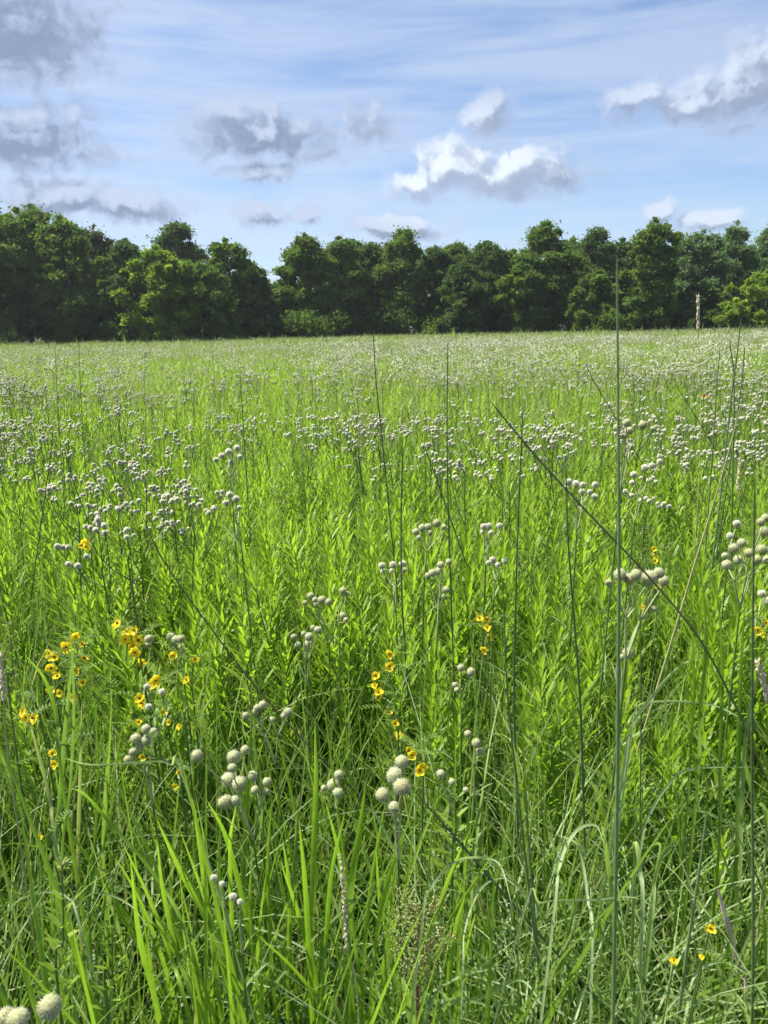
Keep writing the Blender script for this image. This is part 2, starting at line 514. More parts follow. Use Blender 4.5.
# ------------------------------------------------------------------ ground
def build_ground():
    gx = np.concatenate([np.linspace(-900, -60, 8), np.linspace(-50, 50, 41), np.linspace(60, 900, 8)])
    gy = np.concatenate([np.linspace(-200, -10, 5), np.linspace(-5, 150, 63), np.linspace(170, 1800, 9)])
    XX, YY = np.meshgrid(gx, gy)
    near = np.clip((np.hypot(XX, YY) - 8) / 30, 0, 1)
    ZZ = (vnoise(XX, YY, .06, 3) - .5) * .10 * near
    V = np.stack([XX, YY, ZZ], 2).reshape(-1, 3)
    nx, ny = len(gx), len(gy)
    i, j = np.meshgrid(np.arange(nx - 1), np.arange(ny - 1))
    a = (j * nx + i).ravel()
    F = np.stack([a, a + 1, a + nx + 1, a + nx], 1)
    link('ground', mesh_from('ground', V, [F], None, ['soil']), kind='structure', label='dark soil under the meadow plants')
build_ground()

# ------------------------------------------------------------------ trees
BASE_Y = 335
def tree(px, top, hw, Y, label, name='deciduous_tree', group=None, col=0, low=.12, shape='round', nleaf=7500, sparse=0.0, seed=0):
    rs = np.random.default_rng(1000 + seed)
    p = at(px, 330, Y)
    H = at(px, top, Y).z
    Wd = hw / FPX * Y * 1.22
    root = thing(name, label, 'tree', (p.x, Y, 0), group)
    # envelope of the crown
    def env(h):
        if shape == 'cone':
            return Wd * np.clip(1.15 - h, 0, 1) ** .6 * np.clip(h * 5 + .55, 0, 1)
        return Wd * np.clip(1 - np.clip((h - .50) / .50, 0, 1) ** 1.7, 0, 1) ** .75 * np.clip(.72 + h * 1.1, 0, 1)
    nl = int(80 + H * 5)
    sq = rs.uniform(.55, 1.0)
    cen, rad = [], []
    for k in range(nl):
        h = low + (0.93 - low) * ((k + rs.random()) / nl) ** .85
        a = rs.random() * 2 * math.pi
        rr = env(h) * (rs.random() ** .45) * rs.uniform(.75, 1.0) * (.82 + .42 * math.sin(h * 13 + seed * 1.7 + (3.1 if math.cos(a) > 0 else 0)) ** 2)
        r = (0.032 + .062 * rs.random() ** 1.5) * H * (1.10 - .3 * h)
        cen.append((rr * math.cos(a), rr * math.sin(a) * .8, h * H)); rad.append(r)
    cen.append((0, 0, H - rad[-1] * .7)); rad.append(rad[-1] * .9)
    cen, rad = np.array(cen), np.array(rad)
    # trunk and limbs
    mb = MB()
    lean = rs.normal(0, .02, 2) * H
    tp = [(0, 0, -.3), (lean[0] * .2, lean[1] * .2, H * .22), (lean[0] * .6, lean[1] * .6, H * .5), (lean[0], lean[1], H * .84)]
    tube(mb, smooth_path(tp, 3), np.linspace(.022 * H, .004 * H, 10), 7)
    for k in rs.permutation(len(cen))[:18]:
        c = Vector(cen[k]); s = max(.12, min(.75, c.z / H - .16))
        st = Vector((lean[0] * s, lean[1] * s, H * s))
        tube(mb, bez(st, (st + c) * .5 + Vector((0, 0, -.04 * H)), c, 4), [.008 * H, .006 * H, .004 * H, .003 * H, .0015 * H], 4)
    link('trunk', mb.mesh('trunk', ['bark'], True), root)
    # sprays of leaves on every lobe
    mb = MB()
    wts = rad ** 2; wts = wts / wts.sum()
    pick = rs.choice(len(cen), nleaf, p=wts)
    d = rs.normal(0, 1, (nleaf, 3)); d /= np.linalg.norm(d, axis=1)[:, None]
    d[:, 2] = np.where((d[:, 2] < -.25) & (rs.random(nleaf) < .6), -d[:, 2], d[:, 2])
    rr = rad[pick] * (rs.random(nleaf) ** .38) * (1 + .22 * np.sin(d[:, 0] * 9 + pick) * np.sin(d[:, 2] * 8 + pick * 2.1))
    pos = cen[pick] + d * rr[:, None] * np.array([1.3, 1.15, sq])
    strays = rs.random(nleaf) < .30
    pos[strays] += rs.normal(0, .022 * H, (strays.sum(), 3)) * np.array([1.4, 1.4, .8])
    if sparse:
        keep = vnoise(pos[:, 0] + pos[:, 1], pos[:, 2], .9, seed) > sparse * .6
        pos, d, pick = pos[keep], d[keep], pick[keep]
    n = len(pos)
    # twigs droop a little; each spray is a bent quad pair
    sz = rs.uniform(.16, .40, n) * (H / 15) ** .5
    ax = rs.normal(0, 1, (n, 3)) * .8 + d * .5; ax[:, 2] -= .15
    ax /= np.linalg.norm(ax, axis=1)[:, None]
    up = rs.normal(0, .55, (n, 3)) + d * .5 + np.array([0, 0, .75])
    sd_ = np.cross(ax, up); sd_ /= np.linalg.norm(sd_, axis=1)[:, None] + 1e-9
    A = pos - ax * sz[:, None] * .5
    B = pos + sd_ * sz[:, None] * .33
    Cc = pos + ax * sz[:, None] * .55
    Dd = pos - sd_ * sz[:, None] * .33
    V = np.stack([A, B, Cc, Dd], 1).reshape(-1, 3)
    F = np.arange(n * 4).reshape(-1, 4)
    lobe = rs.random(len(cen))[pick]
    r = np.clip(.5 * lobe + .5 * rs.random(n), 0, 1)
    mb.add(V, F, np.repeat(r, 4))
    # larger leaf masses deep inside each lobe
    ni = int(nleaf * (.10 if sparse else .16)); pk = rs.choice(len(cen), ni, p=wts)
    q = rs.normal(0, 1, (ni, 3)); q /= np.linalg.norm(q, axis=1)[:, None]
    q = cen[pk] + q * (rad[pk] * .62 * rs.random(ni) ** .5)[:, None]
    a1 = rs.normal(0, 1, (ni, 3)); a1 /= np.linalg.norm(a1, axis=1)[:, None]
    a2 = np.cross(a1, rs.normal(0, 1, (ni, 3))); a2 /= np.linalg.norm(a2, axis=1)[:, None]
    zi = rs.uniform(.35, .6, ni)[:, None]
    V = np.stack([q - a1 * zi, q + a2 * zi * .7, q + a1 * zi, q - a2 * zi * .7], 1).reshape(-1, 3)
    mb.add(V, np.arange(ni * 4).reshape(-1, 4), np.repeat(rs.random(ni), 4))
    link('crown', mb.mesh('crown', [M['tree%d' % col]], False), root)
    return root

M['tree0'] = leaf_mat('tree_leaves_mid', [(0.062, 0.11, 0.025), (0.095, 0.152, 0.033), (0.14, 0.206, 0.043)], trans=.40, rough=.7, spec=.08)
M['tree1'] = leaf_mat('tree_leaves_dark', [(0.048, 0.088, 0.03), (0.073, 0.12, 0.035), (0.103, 0.16, 0.043)], trans=.36, rough=.7, spec=.08)
M['tree2'] = leaf_mat('tree_leaves_light', [(0.106, 0.169, 0.03), (0.156, 0.231, 0.035), (0.213, 0.294, 0.048)], trans=.42, rough=.7, spec=.08)
M['tree3'] = leaf_mat('tree_leaves_grey', [(0.088, 0.138, 0.062), (0.119, 0.181, 0.081), (0.156, 0.225, 0.1)], trans=.38, rough=.7, spec=.08)
M['tree4'] = leaf_mat('tree_leaves_brown', [(0.056, 0.069, 0.027), (0.075, 0.088, 0.033), (0.088, 0.112, 0.037)], trans=.3, rough=.7, spec=.08)

TREES = [
    # px, top, half width, distance, colour, shape, sparse, low, label
    (-8, 198, 40, 84, 0, 'round', 0, .1, 'broad green tree cut off by the left edge of the picture'),
    (30, 206, 34, 88, 0, 'round', 0, .1, 'tall full green tree second from the left end of the treeline'),
    (72, 214, 32, 86, 0, 'round', 0, .1, 'rounded tree with sunlit top on the high left shoulder of the treeline'),
    (104, 224, 24, 92, 4, 'round', 0, .1, 'brownish green tree top on the left shoulder of the treeline'),
    (132, 238, 24, 84, 1, 'round', .2, .1, 'dark green tree ending the high left shoulder of the treeline'),
    (183, 220, 25, 104, 1, 'round', .1, .1, 'dark tree rising behind the light green bushy tree on the left'),
    (163, 246, 32, 82, 2, 'round', 0, .05, 'light yellow green bushy tree in front at the left of the treeline'),
    (230, 238, 28, 90, 0, 'round', .35, .08, 'mid green tree with ragged open top left of the sky gap'),
    (254, 262, 22, 92, 1, 'cone', 0, .05, 'dark low tree on the left side of the sky gap'),
    (284, 282, 20, 96, 1, 'round', 0, .05, 'smallest dark tree filling the bottom of the sky gap'),
    (308, 232, 26, 92, 0, 'round', .25, .08, 'tree with airy branching top just right of the sky gap'),
    (342, 236, 26, 94, 0, 'round', .1, .1, 'full green tree second to the right of the sky gap'),
    (372, 242, 22, 97, 1, 'round', 0, .1, 'dark green tree in the middle left of the treeline'),
    (404, 228, 21, 95, 0, 'round', .3, .1, 'narrow tree with open rounded top at the middle of the treeline'),
    (436, 246, 25, 97, 1, 'round', 0, .1, 'lower dark tree right of the narrow open-topped tree'),
    (486, 240, 26, 95, 1, 'round', .1, .1, 'dark tree with uneven top in the low middle stretch of the treeline'),
    (544, 220, 27, 93, 0, 'round', .25, .1, 'tall leafy tree with layered boughs right of the middle of the treeline'),
    (592, 227, 21, 96, 1, 'round', .35, .1, 'dark open-branched tree behind the top of the tallest grass stalk'),
    (618, 238, 18, 100, 1, 'round', .45, .1, 'thin dark tree with sky showing through beside the pointed tree'),
    (650, 218, 27, 84, 0, 'cone', 0, .04, 'dense pointed tree right of the tallest grass stalk'),
    (697, 229, 25, 90, 3, 'round', .35, .1, 'grey green tree with bare twigs showing right of the pointed tree'),
    (729, 222, 22, 94, 3, 'round', .4, .1, 'sparse grey green tree behind the beige grass spike'),
    (767, 222, 20, 98, 3, 'round', .25, .1, 'pale bluish green tree top at the right edge'),
    (764, 270, 36, 78, 2, 'round', .2, .12, 'low bright green tree with flat layered boughs at the right edge'),
    (458, 241, 20, 99, 0, 'round', .2, .1, 'mid green tree just right of the tip of the tall central stalk'),
    (512, 249, 20, 98, 0, 'round', .15, .1, 'mid green tree in the dip left of the tall layered tree, behind the short one'),
    (570, 237, 18, 100, 0, 'round', .3, .1, 'thin topped tree between the tall layered tree and the tallest stalk'),
    (676, 241, 18, 100, 1, 'round', .3, .1, 'dark tree in the notch right of the pointed tree'),
    (355, 239, 16, 99, 1, 'round', .2, .1, 'narrow dark tree squeezed between fuller trees left of the centre'),
    (46, 203, 18, 94, 0, 'round', .3, .2, 'narrow tree top poking up behind the two leftmost trees'),
    (520, 262, 22, 90, 0, 'round', 0, .05, 'short tree filling the dip left of the tall layered tree'),
    (462, 262, 22, 90, 1, 'round', 0, .05, 'short dark tree in front of the low middle stretch'),
    (205, 262, 26, 84, 0, 'round', 0, .05, 'short round tree beside the light green bushy tree'),
    (596, 270, 24, 86, 0, 'round', 0, .05, 'short green tree under the tallest grass stalk top'),
    (700, 282, 26, 83, 1, 'round', 0, .05, 'short dark tree behind the beige grass spike'),
]
for i, (px, top, hw, Y, c, shp, sp, low, lab) in enumerate(TREES):
    tree(px, top, hw, Y, lab, col=c, shape=shp, sparse=sp, low=low, seed=i, nleaf=20000 if hw > 24 else 15000)
# second row behind, and trees just outside the frame
for i, px in enumerate(list(range(-150, 930, 44))):
    top = 248 + 8 * math.sin(i * 2.1)
    if 225 < px < 312:
        top = 296
    tree(px + 9 * math.sin(i * 5.3), top, 34, 108 + 4 * math.sin(i * 1.7), 'dark tree standing deep in the wood behind the front trees',
         group='trees in the back row of the wood', col=1, low=.03, seed=100 + i, nleaf=6000)
for i, (px, top, Y) in enumerate([(-70, 205, 84), (-130, 200, 80), (-200, 200, 80), (830, 228, 86), (890, 225, 86), (950, 230, 90)]):
    tree(px, top, 36, Y, 'green tree at the end of the treeline beyond the frame', group='trees at the ends of the treeline', col=0, low=.06, seed=140 + i, nleaf=4500)

def shrub(px, top, hw, Y, label, seed, col, group=None):
    rs = np.random.default_rng(seed)
    p = at(px, 330, Y); H = max(1.5, at(px, top, Y).z); Wd = hw / FPX * Y
    root = thing('shrub', label, 'shrub', (p.x, Y, 0), group)
    mb = MB()
    for k in range(7):
        a = rs.random() * 6.28
        tube(mb, bez((0, 0, -.1), (math.cos(a) * Wd * .2, math.sin(a) * Wd * .2, H * .4), (math.cos(a) * Wd * .6, math.sin(a) * Wd * .6, H * .8), 3), [.06, .04, .03, .01], 4)
    link('stems', mb.mesh('stems', ['bark']), root)
    n = 3600
    k = rs.integers(0, 9, n)
    ca = np.stack([rs.uniform(-.7, .7, 9) * Wd, rs.uniform(-.5, .5, 9) * Wd, rs.uniform(.15, .75, 9) * H], 1)
    d = rs.normal(0, 1, (n, 3)); d /= np.linalg.norm(d, axis=1)[:, None]
    pos = ca[k] + d * (rs.random(n) ** .4)[:, None] * np.array([Wd * .45, Wd * .45, H * .30])
    pos[:, 2] = np.abs(pos[:, 2])
    sz = rs.uniform(.18, .42, n)
    ax = rs.normal(0, 1, (n, 3)); ax /= np.linalg.norm(ax, axis=1)[:, None]
    sd_ = np.cross(ax, rs.normal(0, .5, (n, 3)) + np.array([0, 0, .8])); sd_ /= np.linalg.norm(sd_, axis=1)[:, None]
    V = np.stack([pos - ax * sz[:, None] * .5, pos + sd_ * sz[:, None] * .33, pos + ax * sz[:, None] * .5, pos - sd_ * sz[:, None] * .33], 1).reshape(-1, 3)
    mb = MB(); mb.add(V, np.arange(n * 4).reshape(-1, 4), np.repeat(rs.random(n), 4))
    link('foliage', mb.mesh('foliage', [M['tree%d' % col]], False), root)
ORD = ['first', 'second', 'third', 'fourth', 'fifth', 'sixth', 'seventh', 'eighth', 'ninth', 'tenth', 'eleventh', 'twelfth', 'thirteenth', 'fourteenth', 'fifteenth',
       'sixteenth', 'seventeenth', 'eighteenth', 'nineteenth', 'twentieth', 'twenty-first', 'twenty-second', 'twenty-third', 'twenty-fourth', 'twenty-fifth', 'twenty-sixth']
for i in range(26):
    px = -20 + i * 32 + 11 * math.sin(i * 3.7)
    shrub(px, 309 + 12 * math.sin(i * 2.3), 30, 90 + 7 * abs(math.sin(i * 1.9)), ORD[i] + ' from the left of the dark shrubs at the foot of the treeline', 300 + i,
          1 if i % 3 else 0, 'dark shrubs along the foot of the treeline')
shrub(317, 302, 32, 89, 'lighter green shrub at the foot of the trees right of the sky gap', 401, 0)
shrub(160, 308, 24, 84, 'light green shrub at the foot of the light bushy tree', 402, 0)
shrub(610, 309, 24, 84, 'green shrub at the foot of the pointed tree', 403, 0)

# ------------------------------------------------------------------ meadow grass (stuff)
def grass_layer(name, label, n, y0, y1, L, w, S, mat, th=(0, .35), bend=(.1, 1.3), fold=0., margin=.9, filt=None, zlow=0.):
    b = fan(n, y0, y1, margin)
    if filt is not None:
        b = b[filt(b)]
    b = b[(np.hypot(b[:, 0], b[:, 1]) > .42)]
    n = len(b)
    # blades gather in tufts
    mb = MB()
    hv = .82 + .36 * vnoise(b[:, 0], b[:, 1], .9, 5)
    near = np.hypot(b[:, 0], b[:, 1])
    Ls = U(*L, n) * hv
    blades(mb, b, Ls, U(0, 6.283, n), U(*th, n), U(*bend, n), U(*w, n), S, fold, U(-1.2, 1.2, n), azvar=U(-.5, .5, n))
    o = link(name, mb.mesh(name, [mat]), kind='stuff', label=label)
    return o

def tufts(n, y0, y1, per, spread, margin=.9):
    c = fan(n, y0, y1, margin)
    b = np.repeat(c, per, 0) + np.concatenate([rng.normal(0, spread, (n * per, 2)), np.zeros((n * per, 1))], 1)
    return b

# near: medium blades in tufts, all over
def near_grass():
    mb = MB()
    b = tufts(760, .05, 2.6, 15, .035, 1.0)
    b = b[np.hypot(b[:, 0], b[:, 1]) > .45]
    n = len(b)
    d = np.hypot(b[:, 0], b[:, 1])
    L = U(.60, 1.05, n) * np.clip(.78 + .22 * d, .7, 1)
    blades(mb, b, L, U(0, 6.283, n), U(0.01, .22, n), U(.05, 1.0, n), U(.0035, .0085, n), 8, .45, U(-1.5, 1.5, n), azvar=U(-.6, .6, n))
    b = fan(3600, .1, 2.8, 1.0); b = b[np.hypot(b[:, 0], b[:, 1]) > .4]; n = len(b)
    blades(mb, b, U(.35, .85, n), U(0, 6.283, n), U(0.03, .36, n), U(.1, 1.3, n), U(.0035, .007, n), 6, .4, U(-1.5, 1.5, n), azvar=U(-.6, .6, n))
    link('meadow_grass', mb.mesh('meadow_grass', ['grass']), kind='stuff', label='tangled green meadow grass close to the camera')
    # fine pale grass that arches over, mostly on the right
    mb = MB()
    b = tufts(330, .3, 1.9, 17, .028, 1.0)
    ok = (np.hypot(b[:, 0], b[:, 1]) > .5) & (rng.random(len(b)) < np.clip(.28 + b[:, 0] * 1.8, .10, 1))
    b = b[ok]; n = len(b)
    blades(mb, b, U(.65, 1.1, n), U(0, 6.283, n), U(0.02, .25, n), U(.9, 2.8, n), U(.0026, .0056, n), 12, .3, U(-.8, .8, n), power=2.0, azvar=U(-.4, .4, n))
    link('arching_grass', mb.mesh('arching_grass', ['grass_pale']), kind='stuff', label='fine pale grass arching over among the green blades')
near_grass()

def broad_tufts():
    for k, (x, y, nb, lab) in enumerate([(-.36, .82, 13, 'tuft of broad bright blades in front of the yellow plants, left side'), (-.22, .74, 16, 'tuft of broad bright blades below the largest globe cluster, left one'),
                                         (-.12, .86, 15, 'tuft of broad bright blades just under the largest globe cluster'), (-.03, .76, 14, 'tuft of broad bright blades beside the dry seed spike'),
                                         (.07, .88, 10, 'tuft of broad bright blades behind the feathery panicle'), (-.28, 1.02, 12, 'tuft of broad bright blades behind the crossing blades on the left'),
                                         (.30, 1.25, 12, 'tuft of broad bright blades under the crown of cream globe heads'), (.52, 1.15, 12, 'tuft of broad bright blades by the thick dark stalk at the right')]):
        mb = MB()
        b = np.stack([rng.normal(0, .035, nb), rng.normal(0, .03, nb), np.zeros(nb)], 1)
        top = 1.6 - (.60 if y < 1 else .55) * y
        blades(mb, b, U(.80, 1.12, nb) * top / 1.08, U(0, 6.283, nb), U(.02, .20, nb), U(.0, .55, nb), U(.007, .0125, nb), 12, .4, U(-1.2, 1.2, nb), azvar=U(-.3, .3, nb))
        link('grass_tuft', mb.mesh('grass_tuft', ['grass_broad']), None, (x, y, 0), label=lab, category='grass')
broad_tufts()

def arching_tufts():
    for x, y, nb, lab in [(.16, .92, 18, 'tuft of pale arching blades just left of the tallest stalk'), (.30, .80, 20, 'tuft of pale arching blades at the bottom, right of the tallest stalk'),
                          (.42, .98, 20, 'tuft of pale arching blades between the tallest stalk and the pink dry stem'), (.55, .90, 16, 'tuft of pale arching blades beside the pink dry stem'),
                          (.20, .70, 14, 'tuft of pale arching blades at the bottom edge, right of the feathery panicle'), (.50, 1.22, 20, 'tuft of pale arching blades behind the leaning stalk, right side'),
                          (-.52, .98, 14, 'tuft of pale arching blades at the left edge'), (.34, 1.12, 16, 'tuft of pale arching blades under the crown of cream globe heads'), (.08, .74, 12, 'tuft of pale arching blades around the feathery panicle')]:
        mb = MB()
        b = np.stack([rng.normal(0, .03, nb), rng.normal(0, .03, nb), np.zeros(nb)], 1)
        blades(mb, b, U(.85, 1.2, nb) * min(1, .62 + .36 * y), U(0, 6.283, nb), U(.02, .16, nb), U(1.3, 2.9, nb), U(.0032, .0062, nb), 14, .35, U(-.6, .6, nb), power=2.4, azvar=U(-.3, .3, nb))
        link('grass_tuft', mb.mesh('grass_tuft', ['grass_pale']), None, (x, y, 0), label=lab, category='grass')
arching_tufts()

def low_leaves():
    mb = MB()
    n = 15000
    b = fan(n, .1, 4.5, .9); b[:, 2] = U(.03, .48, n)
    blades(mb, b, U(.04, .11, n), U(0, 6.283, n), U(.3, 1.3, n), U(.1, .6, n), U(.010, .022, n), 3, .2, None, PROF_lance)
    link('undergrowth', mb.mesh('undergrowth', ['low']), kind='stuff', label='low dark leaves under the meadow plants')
low_leaves()
grass_layer('mid_grass', 'green grass blades in the middle of the meadow', 24000, 2.2, 7.0, (.55, 1.0), (.004, .008), 5, 'grass', fold=.3)
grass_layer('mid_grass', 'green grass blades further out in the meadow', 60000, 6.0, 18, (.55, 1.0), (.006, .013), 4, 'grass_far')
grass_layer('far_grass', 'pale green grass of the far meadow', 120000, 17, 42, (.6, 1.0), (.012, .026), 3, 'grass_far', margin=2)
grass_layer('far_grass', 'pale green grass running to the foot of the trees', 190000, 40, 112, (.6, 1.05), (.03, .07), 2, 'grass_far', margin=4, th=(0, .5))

grass_layer('tall_weeds', 'taller ragged weeds along the far edge of the meadow', 420, 52, 77, (.9, 1.5), (.04, .12), 3, 'grass_far', margin=3, th=(0, .3), bend=(0, .6))

# ------------------------------------------------------------------ leafy forbs (goldenrod-like shoots)
def forb_arrays(seed, H=.92, nleaf=70, S=4, fold=.35, leaf=(.060, .100), lw=(.0080, .0125)):
    rs = np.random.default_rng(seed)
    lean = rs.normal(0, .03, 2)
    path = smooth_path([(0, 0, 0), (lean[0] * .3, lean[1] * .3, H * .4), (lean[0], lean[1], H * .8), (lean[0] * 1.4, lean[1] * 1.4, H)], 3)
    st = MB(); tube(st, path, np.linspace(.0028, .0011, len(path)), 5)
    mb = MB()
    t = .22 + .78 * (np.arange(nleaf) / (nleaf - 1)) ** .72
    z = t * H
    zz = np.array([p.z for p in path])
    b = np.stack([np.interp(z, zz, [p.x for p in path]), np.interp(z, zz, [p.y for p in path]), z], 1)
    phi = np.arange(nleaf) * 2.399 + rs.normal(0, .25, nleaf)
    k = np.clip((t - .80) / .20, 0, 1)
    L = rs.uniform(*leaf, nleaf) * (1 - .62 * k ** 1.6) * np.clip(.6 + t, 0, 1.15)
    th0 = (.80 - .28 * t) * (1 - .55 * k ** 1.5) + rs.normal(0, .1, nleaf)
    blades(mb, b, L, phi, th0, rs.uniform(-.05, .75, nleaf) * (1 - .5 * k), rs.uniform(*lw, nleaf) * (1 - .4 * k), S, fold, None, PROF_lance, rnd=np.clip(.15 + .5 * k + rs.uniform(0, .4, nleaf), 0, 1), power=1.2)
    return st, mb

forb_protos = []
for s_ in range(8):
    st, lf = forb_arrays(50 + s_, H=.92, nleaf=84 + 5 * (s_ % 4))
    forb_protos.append((st.mesh('stem', ['stem_green']), lf.mesh('foliage', ['forb'])))

def copy_forb(i, x, y, rz, sc, tx, ty, label, group):
    sm, lm = forb_protos[i % len(forb_protos)]
    o = thing('leafy_shoot', label, 'plant', (x, y, 0), group)
    o.rotation_euler = (tx, ty, rz); o.scale = (sc, sc, sc)
    link('stem', sm, o); link('foliage', lm, o)
    return o

def forb_density(x, y):
    d = vnoise(x, y, 1.1, 9) * .6 + vnoise(x, y, 2.6, 4) * .4
    return np.clip((d - .30) * 3.2, 0.08, 1)

cand = fan(4000, 1.05, 4.2, .5, .54)
keepm = rng.random(len(cand)) < forb_density(cand[:, 0], cand[:, 1])
# the open lower right and lower left are grass rather than leafy shoots
dd = np.hypot(cand[:, 0], cand[:, 1])
keepm &= ~((dd < 1.5) & (rng.random(len(cand)) < .75))
# keep sight lines to the flowers that stand a little deeper in the meadow open, as they are in the photograph
OPEN = [(382, 700, 1.75, .035), (415, 762, 1.55, .03), (484, 628, 1.80, .03), (65, 665, 1.55, .06), (130, 645, 1.45, .04), (155, 690, 1.4, .03), (30, 716, 1.3, .03), (188, 668, 1.7, .03), (655, 556, 2.6, .02),
        (760, 630, 1.8, .02), (472, 742, 1.5, .025), (148, 640, 1.6, .02), (176, 640, 1.6, .02), (462, 672, 1.6, .02), (312, 610, 1.8, .05), (265, 710, 1.5, .05), (640, 578, 1.1, .07), (85, 543, 2.1, .02), (308, 636, 1.7, .03)]
for (px_, py_, D_, tol) in OPEN:
    u_ = ray(px_, py_); u_ = u_.x / u_.y
    keepm &= ~((cand[:, 1] < D_) & (np.abs(cand[:, 0] / np.maximum(cand[:, 1], .1) - u_) < tol))
cand = cand[keepm]
cand = cand[np.argsort(rng.random(len(cand)))]
sel = []
for p in cand:
    if all((p[0] - q[0]) ** 2 + (p[1] - q[1]) ** 2 > .056 ** 2 for q in sel):
        sel.append(p)
sel = np.array(sel)
sel = sel[np.argsort(np.hypot(sel[:, 0], sel[:, 1]))]
near_f, rest_f = sel[:300], sel[300:]
for i, p in enumerate(near_f):
    dist = math.hypot(p[0], p[1])
    sc = random.uniform(.84, 1.08) * (.86 if dist < 1.4 else 1.0) * (.86 + .26 * float(vnoise(p[0], p[1], 1.8, 31)))
    copy_forb(i, p[0], p[1], random.uniform(0, 6.28), sc, random.gauss(0, .06), random.gauss(0, .06),
              'bright green leafy shoot with narrow pointed leaves standing in the near meadow', 'leafy green shoots in the near meadow')
def forb_stuff():
    mb = MB()
    protos = []
    for s_ in range(4):
        st, lf = forb_arrays(80 + s_, nleaf=66, S=3, fold=0)
        protos.append(lf.arrays())
    for k in range(4):
        p = rest_f[k::4]
        scatter(mb, protos[k], p, U(0, 6.28, len(p)), U(.86, 1.1, len(p)), .06, rng.random(len(p)))
    c = fan(2300, 3.9, 9, 1.0); c = c[rng.random(len(c)) < forb_density(c[:, 0], c[:, 1])]
    scatter(mb, protos[0], c, U(0, 6.28, len(c)), U(.8, 1.08, len(c)), .06, rng.random(len(c)))
    st, lf = forb_arrays(90, nleaf=26, S=2, fold=0, leaf=(.09, .13), lw=(.018, .026))
    c = fan(4200, 9, 26, 1.5); c = c[rng.random(len(c)) < forb_density(c[:, 0] * .5, c[:, 1] * .5)]
    scatter(mb, lf.arrays(), c, U(0, 6.28, len(c)), U(.8, 1.06, len(c)), .06, rng.random(len(c)))
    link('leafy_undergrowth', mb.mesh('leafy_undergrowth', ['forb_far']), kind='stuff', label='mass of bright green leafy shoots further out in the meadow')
forb_stuff()

# ------------------------------------------------------------------ globe flower plants
def fib(n):
    i = np.arange(n) + .5
    z = 1 - 2 * i / n; a = i * 2.39996
    r = np.sqrt(1 - z * z)
    return np.stack([r * np.cos(a), r * np.sin(a), z], 1)

def head_arrays(nsp, sub, seed, core=.80, spw=.075, out_=1.14):
    """unit globe head: a bumpy core with short pale bristles all over"""
    rs = np.random.default_rng(seed)
    mb = MB()
    V, F = ico(sub)
    V = V * (core * (1 + rs.normal(0, .03, len(V))))[:, None]
    V[:, 2] *= 1.04
    mb.add(V, F, .5, 0)
    d = fib(nsp) + rs.normal(0, .06, (nsp, 3)); d /= np.linalg.norm(d, axis=1)[:, None]
    a = np.cross(d, (.3, .2, .9)); a /= np.linalg.norm(a, axis=1)[:, None]
    b = np.cross(d, a)
    l = rs.uniform(out_ - .12, out_ + .08, nsp)[:, None]
    tips = d * l
    bs = d * (core * .92)
    w = spw
    P0 = bs + a * w; P1 = bs + (-a * .5 + b * .866) * w; P2 = bs + (-a * .5 - b * .866) * w
    V = np.stack([P0, P1, P2, tips], 1).reshape(-1, 3)
    k = (np.arange(nsp) * 4)[:, None]
    F = np.concatenate([k + [0, 1, 3], k + [1, 2, 3], k + [2, 0, 3]], 0)
    mb.add(V, F, .5, 1)
    return mb

HEAD_NEAR = [head_arrays(250, 2, s, core=.82, spw=.042, out_=1.08).mesh('flower_head', ['core', 'bristle']) for s in (1, 2, 3)]
HEAD_MID = [head_arrays(120, 1, s, core=.70, spw=.085, out_=1.10).mesh('flower_head', ['core_far', 'bristle_far']) for s in (4, 5)]

